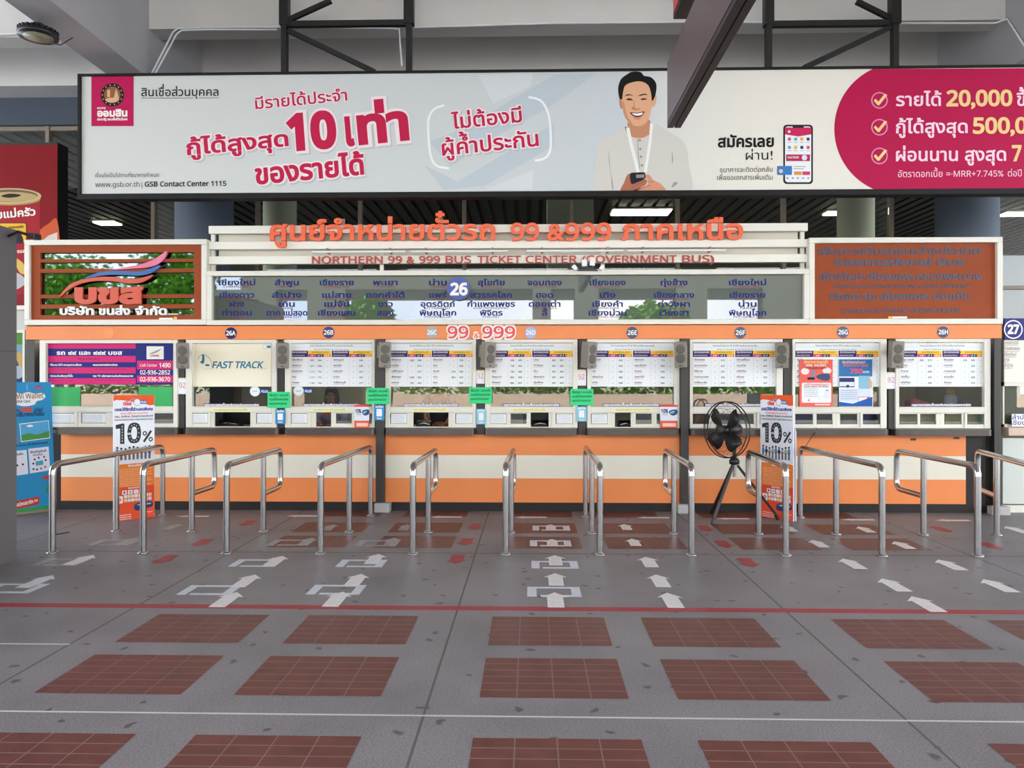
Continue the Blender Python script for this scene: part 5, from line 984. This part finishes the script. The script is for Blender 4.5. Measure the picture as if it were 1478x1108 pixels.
# high bay lamp
lx, lz = P(55, 50, 8.6)
t = thing('high_bay_lamp', 'round black high bay lamp hanging from the roof at the upper left', 'lamp', (lx, 8.6, lz))
g = MB(); g.lathe([(.205, -.03), (.21, 0), (.19, .05), (.1, .075), (.06, .12), (.02, .13)], (lx, 8.6, lz), BLK, 36); g.build('housing', t)
g = MB(); g.lathe([(.15, -.034), (.15, -.028)], (lx, 8.6, lz), mat('cream_lens', (150, 146, 120), .4), 30); g.build('lens', t)
g = MB()
for k in range(24):
    a = 2*PI*k/24; g.obox((lx+.1*math.cos(a), 8.6+.1*math.sin(a), lz+.07), (lx+.205*math.cos(a), 8.6+.205*math.sin(a), lz+.035), .008, .03, BLK, (0, 0, 1))
g.build('cooling_fins', t)
g = MB(); g.tube([(lx, 8.6, lz+.12), (lx, 8.6, 7.15)], .007, ALUD, 6); g.build('chain', t)
g = MB(); g.tube([(lx+.12, 8.6, lz-.01), (lx+.16, 8.6, lz-.1), (lx+.26, 8.6, lz-.12), (lx+.36, 8.6, lz-.06), (lx+.4, 8.6, lz-.04)], .007, BLK, 6); g.build('cable', t)
# hanging boards near the camera
BRD = mat('dark_maroon_board', (84, 66, 68), .35, 0, .5, .06, 3); BFR = mat('dark_board_frame', (44, 40, 42), .45)
hx0 = P(963, 120, 6.0)[0]
t = thing('hanging_display', 'dark maroon display board hanging edge-on at the upper right, above the man', 'board', (hx0+.05, 4.6, 3.65))
zb0, zb1 = P(963, 185, 6.0)[1], P(963, 91, 6.0)[1]
g = MB(); g.box(hx0, hx0+.048, 3.0, 6.0, zb0, zb1, BFR); g.box(hx0+.056, hx0+.105, 3.0, 6.0, zb0, zb1, BFR); g.box(hx0+.046, hx0+.058, 3.02, 5.98, zb0+.01, zb1-.01, BLK); g.build('frame', t, bevel=.004)
g = MB(); g.box(hx0-.004, hx0, 3.03, 5.97, zb0+.035, zb1-.02, BRD); g.build('screen', t)
zu = P(976, 28, 5.75)[1]
for yy in (3.6, 5.0): g = MB(); g.tube([(hx0+.05, yy, zb1), (hx0+.05, yy, zu)], .012, BFR, 8); g.build('hanger', t)
t = thing('hanging_sign', 'red-faced hanging sign with black edge above the dark display board', 'sign', (hx0+.05, 4.5, zu))
g = MB(); g.box(hx0, hx0+.1, 3.0, 5.75, zu, zu+.75, BLK); g.build('case', t, bevel=.004)
g = MB(); g.box(hx0-.004, hx0, 3.03, 5.72, zu+.03, zu+.72, mat('red_sign_face', (176, 50, 50), .4)); g.build('face', t)
for yy in (3.6, 5.0): g = MB(); g.tube([(hx0+.05, yy, zu+.75), (hx0+.05, yy, 7.15)], .012, BFR, 8); g.build('hanger', t)

# ------------------------------------------------------------------ red billboard, grey slab, neighbours
Yb = 11.15; m = plane(Yb); x0, x1, z0, z1 = rw(-70, 208.5, 83, 442, Yb); x1 = XP(83, Yb); z1 = P(40, 208.6, Yb)[1]
t = thing('lightbox_billboard', 'red billboard picturing a food can, behind the booth at the left', 'billboard', ((x0+x1)/2, Yb, z0))
g = MB(); g.box(x0, x1, Yb, Yb+.26, z0, z1+.03, BLK); g.build('case', t)
g = MB(); y = Yb-.002; REDB = ink(134, 8, 18)
def flat(pts, c, lay=0): g.flat(mp_(m, pts), y-.0006*lay, c)
flat(rect(-70, 209, 83, 442), REDB); flat(spl([(83, 318), (70, 323), (58, 332), (45, 350), (30, 380), (-10, 400), (-10, 430), (40, 420), (83, 380)]), ink(206, 92, 50), 1); flat([(83, 335), (70, 340), (58, 350), (40, 385), (-20, 410), (-20, 428), (83, 428)], ink(214, 206, 196), 2)
flat([(-30, 287), (58, 287), (58, 402), (40, 425), (-30, 425)], ink(166, 32, 44), 3); flat(circ(14, 287, 45, 32, 9.5), ink(176, 148, 96), 4); flat(circ(14, 283, 46, 32, 11.5), ink(206, 182, 128), 5); flat(circ(14, 282.5, 41, 32, 9), ink(112, 96, 74), 6); flat(circ(16, 284, 38, 32, 7), ink(190, 166, 116), 7); flat(spl([(2, 283), (14, 279.5), (30, 281), (26, 284), (12, 285.5)]), ink(46, 34, 28), 8)
g.text('สามแม่ครัว', (-22, 317), (52, 310.5), 8.5, WH, m, y-.006, bold=.03)
flat(rrect(-8, 321.5, 39, 351, 3), ink(60, 44, 30), 8); flat(rrect(-7, 322.5, 38, 350, 3), ink(236, 184, 48), 9); g.text('ตราสามแม่ครัว', (13, 330), (35, 328.5), 2.6, DK, m, y-.0066, bold=.04); flat(spl([(20, 350), (22, 338), (30, 336), (34, 350)]), ink(40, 36, 50), 10)
g.text('ปลาในซอส', (8, 366.5), (37, 364.5), 4, WH, m, y-.006, bold=.02); flat(spl([(20, 372), (34, 380), (37, 395), (28, 392)]), ink(222, 186, 96), 9); flat(spl([(16, 394), (30, 396), (38, 408), (20, 418)]), ink(192, 190, 196), 9); flat(rect(-30, 424, 37, 442), ink(140, 26, 36), 9)
g.build('printed_face', t)
sx = XP(22, 7.2); g = MB(); g.box(sx-.55, sx, 4.9, 7.22, 0, 3.14, mat('grey_metal_slab', (94, 92, 92), .5, .0, .5, .04, 1)); g.box(sx-.551, sx+.001, 4.9, 7.221, 1.98, 1.985, BLK)
tag(g.build('grey_pylon', bevel=0), 'plain dark grey pylon slab at the left edge of the picture', 'pylon')
l = thing('flood_lamp', 'black flood lamp arm reaching from the top of the grey pylon', 'lamp', (sx, 7.1, 2.95))
g = MB(); g.tube([(sx, 7.1, 3.06), P(26, 334, 7.1)[:1]+(7.1, P(26, 334, 7.1)[1]), P(44, 340, 7.1)[:1]+(7.1, P(44, 340, 7.1)[1])], .014, BLK, 8); g.build('arm', l)
g = MB(); p = P(49, 340.5, 7.1); g.box(p[0]-.035, p[0]+.035, 7.05, 7.16, p[1]-.03, p[1]+.022, BLK); g.build('lamp_head', l, bevel=.006)
# booth on the left
Yl = 10.25; m = plane(Yl); lx1 = XP(38, Yl)
t = thing('neighbour_booth', 'pale neighbouring booth end seen between grey pylon and striped booth', 'booth', (lx1-1, Yl, 0))
g = MB(); g.box(lx1-2.2, lx1, Yl+.02, 12.0, 0, P(30, 441, Yl)[1], mat('pale_grey_panel', (196, 196, 188), .5)); g.build('body', t)
for a, b in ((441, 447), (476, 480)): g = MB(); g.box(lx1-2.2, lx1, Yl-.03, Yl+.02, P(30, b, Yl)[1], P(30, a, Yl)[1], ALU); g.build('rail', t)
x0, x1, z0, z1 = rw(-20, 477, 37, 556, 10.2)
t = thing('framed_poster', 'white framed poster of a green hillside and gold shape at the left, behind the pylon', 'poster', ((x0+x1)/2, 10.2, z0))
frame_mb(x0, x1, z0, z1, .03, 10.18, 10.22, ALU).build('frame', t)
g = MB(); g.box(x0+.03, x1-.03, 10.2, 10.21, z0+.03, z1-.03, ink(52, 76, 96)); m = plane(10.199); y = 10.199
for p, c in ((rect(-15, 481, 33, 497), ink(86, 138, 52)), (rect(-15, 497, 33, 516), ink(120, 158, 178)), (spl([(22, 512), (30, 508), (33, 520), (32, 540), (24, 546), (28, 530)]), ink(196, 160, 92)), (spl([(20, 532), (30, 528), (33, 542), (24, 546)]), ink(170, 180, 186)), (rect(-15, 547, 33, 553), ink(44, 52, 110))): y -= .0006; g.flat(mp_(m, p), y, c)
g.build('picture', t)
# booth 27 on the right
Yr = 10.12; m = plane(Yr); rx0 = XP(1447.5, Yr); rx1 = rx0+2.4
z = lambda q: P(1465, q, Yr)[1]
t = thing('neighbour_booth', 'pale grey booth numbered 27 at the right edge of the picture', 'booth', ((rx0+rx1)/2, Yr, 0))
g = MB(); g.box(rx0, rx1, Yr+.1, 12, 0, z(459), INTER); g.build('body', t)
g = MB(); g.box(rx0, rx1, Yr, Yr+.1, z(727), z(632), mat('pale_green_grey_panel', (202, 206, 198), .45)); g.build('front_panel', t)
g = MB(); g.box(rx0, rx1, Yr, Yr+.1, 0, z(729), ALU); g.build('base', t)
g = MB(); g.box(rx0, rx1, Yr-.12, Yr+.1, z(628), z(616), mat('pinkish_ledge', (206, 178, 160), .35)); g.build('ledge', t, bevel=.01)
g = MB(); g.box(rx0, rx1, Yr, Yr+.1, z(616), z(612), ALU); g.box(rx0, rx1, Yr, Yr+.1, z(557), z(551), ALU); g.box(rx0, rx0+.02, Yr, Yr+.1, z(616), z(551), ALU); g.build('window_frame', t)
g = MB(); g.box(rx0+.02, rx1, Yr+.05, Yr+.056, z(612), z(557), PANE); g.build('pane', t)
t = thing('number_sign', 'navy square sign reading 27 in a white ring, right edge', 'sign', (rx0+.25, Yr-.01, z(490)))
g = MB(); g.box(rx0+.005, rx0+.6, Yr-.03, Yr, z(490), z(459.5), ink(58, 58, 128)); y = Yr-.031; oo, ii = circ(1462.5, 475.3, 13.6, 36), circ(1462.5, 475.3, 11.8, 36)
g.add([(p[0], y, p[1]) for p in mp_(plane(Yr-.03), oo+ii)], [(q, (q+1) % 36, (q+1) % 36+36, q+36) for q in range(36)], WH); g.text('27', (1454, 481), (1471, 481), 12, WH, plane(Yr-.03), y, bold=.06, cap=True); g.build('plate', t)
g = MB(); g.box(rx0+.005, rx0+.6, Yr-.02, Yr, z(551), z(491), ink(240, 238, 222)); y = Yr-.021; mm = plane(Yr-.02)
for th, en, a, yb in (('นครสวรรค์', 'NAKHONSAWAN', 1470, 496.5), ('กำแพงเพชร', 'KAMPHAENGPHET', 1472, 505), ('เชียงใหม่', 'CHIANGMAI', 1466.5, 513.5), ('ตาก', 'TAK', 1457, 521.5), ('ลำปาง', 'LAMPANG', 1462, 529.5)): g.text(th, (1449.5, yb), (a, yb), 4, ink(70, 80, 120), mm, y, bold=.0); g.text(en, (1449.5, yb+2.6), (a-1, yb+2.6), 1.6, RED, mm, y, cap=True)
tag(g.build('route_list'), 'cream list of towns under the sign reading 27', 'board')
g = MB(); g.box(XP(1457, Yr), XP(1500, Yr), Yr-.05, Yr-.045, z(615), z(597), PAPER); mm = plane(Yr-.05); g.text('ลำปาง', (1461, 605), (1488, 605), 5, NAVY, mm, Yr-.051, bold=.01); g.text('เชียงใหม่', (1459.5, 613), (1496, 613), 5, NAVY, mm, Yr-.051, bold=.01)
tag(g.build('town_notice'), 'white hand-lettered notice standing on the ledge under the sign reading 27', 'notice')
# ------------------------------------------------------------------ things inside the booth
def inbox(name, lab, cat, a, b, c, d, Y, dp, mm, grp=None):
    q = rw(a, b, c, d, Y); g = MB(); g.box(q[0], q[1], Y, Y+dp, q[2], q[3], mm); return tag(g.build(name, bevel=.006), lab, cat, grp)
GRS = mat('green_sheet', (34, 168, 84), .5, var=.1, vscale=3)
inbox('green_sheet', 'green sheet on the left part of the pane in the leftmost window', 'sheet', 68, 558.5, 116, 586.5, YF+.046, .003, GRS); inbox('green_sheet', 'green sheet on the right part of the pane in the leftmost window', 'sheet', 200, 558.5, 249, 586.5, YF+.046, .003, GRS)
for a, c, w_ in ((1299, 1327, 'first'), (1328, 1354, 'second'), (1364, 1391, 'third'), (1396, 1413, 'fourth')): inbox('carton', 'tan carton behind the %s lower pane of window 26H from the left' % w_, 'box', a, 594, c, 616, 10.2, .3, mat('tan_cardboard', (206, 184, 140), .7, var=.05), 'tan cartons')
inbox('green_card', 'small green card behind the last lower pane of window 26H', 'card', 1413, 597, 1423, 612, 10.12, .004, GRS)
for a, c, w_ in ((1147, 1176, 'first'), (1245, 1266, 'fourth')): inbox('navy_board', 'navy board behind the %s lower pane of window 26G from the left' % w_, 'board', a, 594, c, 616, 10.16, .02, ink(38, 36, 72))
inbox('brown_case', 'brown case behind the left lower pane of window 26F', 'box', 998, 594, 1022, 616, 10.2, .25, mat('brown_wood', (132, 78, 42), .5, var=.1))
x, zq = P(1372, 572, 10.63); t = thing('jar', 'white jar with a yellow lid inside window 26H', 'jar', (x, 10.63, 1.3))
g = MB(); g.lathe([(.07, -.08), (.085, .0), (.08, .06), (.05, .1)], (x, 10.63, zq-.06), ink(206, 206, 214), 20); g.build('body', t)
g = MB(); g.lathe([(.055, .1), (.06, .12), (.045, .15), (.01, .16)], (x, 10.63, zq-.06), ink(238, 190, 40), 20); g.build('lid', t)
g = MB(); g.lathe([(.095, 0), (.095, zq-.14-1.053)], (x, 10.63, 1.053), mat('grey_riser', (110, 108, 104), .6), 20); tag(g.build('jar_stand'), 'grey stand under the jar inside window 26H', 'stand')
q0 = P(1330, 588, 10.6); PKC = mat('pink_cloth', (206, 92, 112), .8, var=.15, vscale=12)
g.prism([(q0[0]-.2, 1.053), (q0[0]-.19, q0[1]+.1), (q0[0]-.12, q0[1]+.14), (q0[0]-.03, q0[1]+.1), (q0[0]+.1, q0[1]+.06), (q0[0]+.17, q0[1]+.02), (q0[0]+.2, q0[1]-.04), (q0[0]+.2, 1.053)], 10.53, 10.7, PKC); tag(g.build('pink_cloth', bevel=.03), 'heap of pink cloth inside window 26H', 'cloth')
def printer(px, wd, w_):
    x = XP(px, 10.3); t = thing('ticket_printer', 'black ticket printer with silver lip in the opening of window %s' % w_, 'printer', (x, 10.3, 1.05), 'ticket printers')
    g = MB(); pts = [(-.0, 0), (.2, 0), (.2, .1), (.1, .13), (.03, .09)]
    g.add([(x+s*wd/2, 10.2+a, 1.053+b) for s in (-1, 1) for a, b in pts], [(0, 1, 2, 3, 4), (9, 8, 7, 6, 5)]+[(i, i+5, (i+1) % 5+5, (i+1) % 5) for i in range(5)], BLK); g.build('body', t, bevel=.015)
    g = MB(); g.tube([(x-wd*.4, 10.215, 1.125), (x, 10.2, 1.145), (x+wd*.4, 10.215, 1.125)], .009, STEEL, 8); g.build('lip', t)
printer(332, .3, '26A'); printer(612, .2, '26C'); printer(780, .22, '26D'); printer(902, .18, '26E')
for px, w_ in ((346, '26A'), (592, '26C'), (776, '26D')):
    x = XP(px, 10.7); t = thing('monitor', 'black monitor on the counter inside window %s' % w_, 'monitor', (x, 10.62, 1.05), 'monitors inside the booth')
    g = MB(); g.box(x-.2, x+.2, 10.6, 10.63, 1.1, 1.36, BLK); g.build('screen', t, bevel=.006); g = MB(); g.box(x-.03, x+.03, 10.61, 10.65, 1.06, 1.12, BLK); g.box(x-.09, x+.09, 10.57, 10.7, 1.052, 1.064, BLK); g.build('stand', t)
# added lights, hidden behind the boards, that brighten the booth interior
for px, wh in ((150, 'leftmost window'), (475, 'window 26B'), (640, 'window 26C'), (1360, 'window 26H')):
    x = XP(px, 11); t = thing('added_fill_light', 'added hidden fill light under the booth roof behind the board of %s' % wh, 'light', (x, 11, 2.3), 'added fill lights inside the booth')
    g = MB(); g.box(x-.32, x+.32, 10.97, 11.03, 2.325, 2.355, PAPER); g.build('housing', t); g = MB(); g.tube([(x-.3, 11, 2.31), (x+.3, 11, 2.31)], .013, mat('fill_light_tube', (255, 246, 226), .5, emit=45), 8); g.build('tube', t)
# ------------------------------------------------------------------ clerks
SKIN = mat('brown_skin', (178, 118, 86), .5, 0, .4, .04, 10); LAV = mat('lavender_shirt', (150, 146, 176), .8, 0, .2, .06, 14); DKS = mat('dark_shirt', (52, 50, 60), .8); HR = mat('black_hair', (24, 20, 20), .5, 0, .4, .2, 30)
def skin(name, joints, edges, mm, parent, lev=2):
    me = bpy.data.meshes.new(name); me.from_pydata([Vector(j[0])-Vector(W0[parent]) for j in joints], edges, []); o = bpy.data.objects.new(name, me); C.objects.link(o); o.parent = parent
    s = o.modifiers.new('skin', 'SKIN'); s.use_smooth_shade = True; d = me.skin_vertices[0].data
    for i, j in enumerate(joints): d[i].radius = j[1] if isinstance(j[1], tuple) else (j[1], j[1])
    d[0].use_root = True; q = o.modifiers.new('sub', 'SUBSURF'); q.levels = lev; q.render_levels = lev; me.materials.append(mm); return o
def clerk(px, Y, ez, lab, shirt, lean, seat):
    x = XP(px, Y); HZ = 1.102-ez; EZ = max(-.46, HZ-.012); t = thing('person', lab, 'person', (x, Y, 0)); H = ez
    pel = Vector((x, Y+.12, H-.74)); v = lambda a, b, c: (x+a, Y+b, H+c)
    # one continuous body: pelvis root, spine, neck, skull, arms and folded legs
    J = [((x, Y+.12, H-.74), (.15, .12)), (v(0, .1, -.56), (.14, .1)), (v(0, .07, -.36), (.16, .1)), (v(0, .05, -.22), (.09, .07)), (v(0, .02, -.13), (.05, .05)), (v(0, 0, -.06), (.06, .07)), (v(0, -.005, .03), (.075, .09)), (v(0, .005, .09), (.06, .075)),
         (v(-.17, .06, -.25), .055), (v(-.22, -.02, EZ), .043), (v(-.12, -.24, HZ), .033), (v(-.07, -.29, HZ), .026),
         (v(.17, .06, -.25), .055), (v(.22, -.02, EZ), .043), (v(.12, -.24, HZ), .033), (v(.07, -.29, HZ), .026),
         (v(-.1, .06, min(-.78, .74-H)), .085), (v(-.12, -.28, min(-.76, .74-H)), .06), (v(-.12, -.26, -1.1 if ez < 1.6 else -1.2), .04), (v(.1, .06, min(-.78, .74-H)), .085), (v(.12, -.28, min(-.76, .74-H)), .06), (v(.12, -.26, -1.1 if ez < 1.6 else -1.2), .04)]
    E_ = [(0, 1), (1, 2), (2, 3), (3, 4), (4, 5), (5, 6), (6, 7), (3, 8), (8, 9), (9, 10), (10, 11), (3, 12), (12, 13), (13, 14), (14, 15), (0, 16), (16, 17), (17, 18), (0, 19), (19, 20), (20, 21)]
    skin('body', J, E_, SKIN, t)
    S = [((x, Y+.12, H-.7), (.165, .135)), (v(0, .1, -.56), (.155, .115)), (v(0, .07, -.36), (.175, .115)), (v(0, .055, -.24), (.11, .085)), (v(0, .045, -.2), (.075, .065)), (v(-.17, .06, -.25), .068), (v(-.215, -.0, EZ+.04), .058), (v(.17, .06, -.25), .068), (v(.215, -.0, EZ+.04), .058)]
    if shirt is LAV: S += [(v(-.13, -.22, HZ), .046), (v(.13, -.22, HZ), .046)]
    skin('shirt', S, [(0, 1), (1, 2), (2, 3), (3, 4), (3, 5), (5, 6), (3, 7), (7, 8)]+([(6, 9), (8, 10)] if shirt is LAV else []), shirt, t)
    for s in (-1, 1):
        for k, (ox, ln_) in enumerate(((-.024, .05), (-.008, .06), (.009, .056), (.025, .045))):
            hx_, hy_, hz_ = v(s*.07, -.29, HZ); skin('finger', [((hx_+ox, hy_-.01, hz_), .011), ((hx_+ox*1.1, hy_-.03-ln_*.4, hz_-.002), .0095), ((hx_+ox*1.1, hy_-.03-ln_, hz_-.02), .008)], [(0, 1), (1, 2)], SKIN, t, 1)
        hx_, hy_, hz_ = v(s*.07, -.285, HZ); skin('thumb', [((hx_-s*.02, hy_, hz_), .012), ((hx_-s*.045, hy_-.02, hz_), .01), ((hx_-s*.055, hy_-.05, hz_-.005), .009)], [(0, 1), (1, 2)], SKIN, t, 1)
    g = MB(); g.ball(v(0, .035, .07), (.098, .1, .1), HR); g.ball(v(-.075, .04, -.02), (.03, .06, .11), HR); g.ball(v(.075, .04, -.02), (.03, .06, .11), HR); g.ball(v(0, .1, -.04), (.07, .05, .12), HR); g.ball(v(.02, -.06, .105), (.07, .035, .035), HR); g.build('hair', t)
    g = MB(); EYEW = ink(236, 232, 226)
    for s in (-1, 1): g.ball(v(s*.032, -.092, .005), (.013, .008, .006), EYEW, 10); g.ball(v(s*.032, -.1, .005), (.006, .003, .006), BLK, 8); g.ball(v(s*.034, -.096, .028), (.02, .006, .004), HR, 8)
    g.build('eyes', t)
    g = MB(); g.ball(v(0, -.1, -.03), (.014, .018, .02), SKIN); g.ball(v(0, -.1, -.014), (.008, .012, .024), SKIN); g.build('nose', t)
    g = MB(); g.ball(v(0, -.088, -.068), (.024, .01, .008), ink(160, 70, 66)); g.build('mouth', t)
    g = MB()
    for s in (-1, 1): g.ball(v(s*.083, .01, 0), (.012, .022, .032), SKIN)
    g.build('ears', t)
    s_ = thing('stool', 'dark stool under the clerk %s' % seat, 'stool', (x, Y+.12, 0)); zs = min(H-.9, .63)
    g = MB(); g.lathe([(.17, zs-.05), (.18, zs-.02), (.17, zs)], (x, Y+.12, 0), BLK, 24); g.build('seat', s_)
    for k in range(4): a = PI/4+k*PI/2; g = MB(); g.tube([(x+.13*math.cos(a), Y+.12+.13*math.sin(a), zs-.04), (x+.17*math.cos(a), Y+.12+.17*math.sin(a), 0)], .014, BLK, 8); g.build('leg', s_)
clerk(478, 10.86, 1.47, 'dark-haired person in lavender shirt sitting behind window 26B, looking down', LAV, 0, 'behind window 26B')
clerk(634, 10.86, 1.72, 'person in dark shirt behind window 26C, face hidden by the fare board', DKS, 0, 'behind window 26C')
bpy.data.objects.remove(_fo)
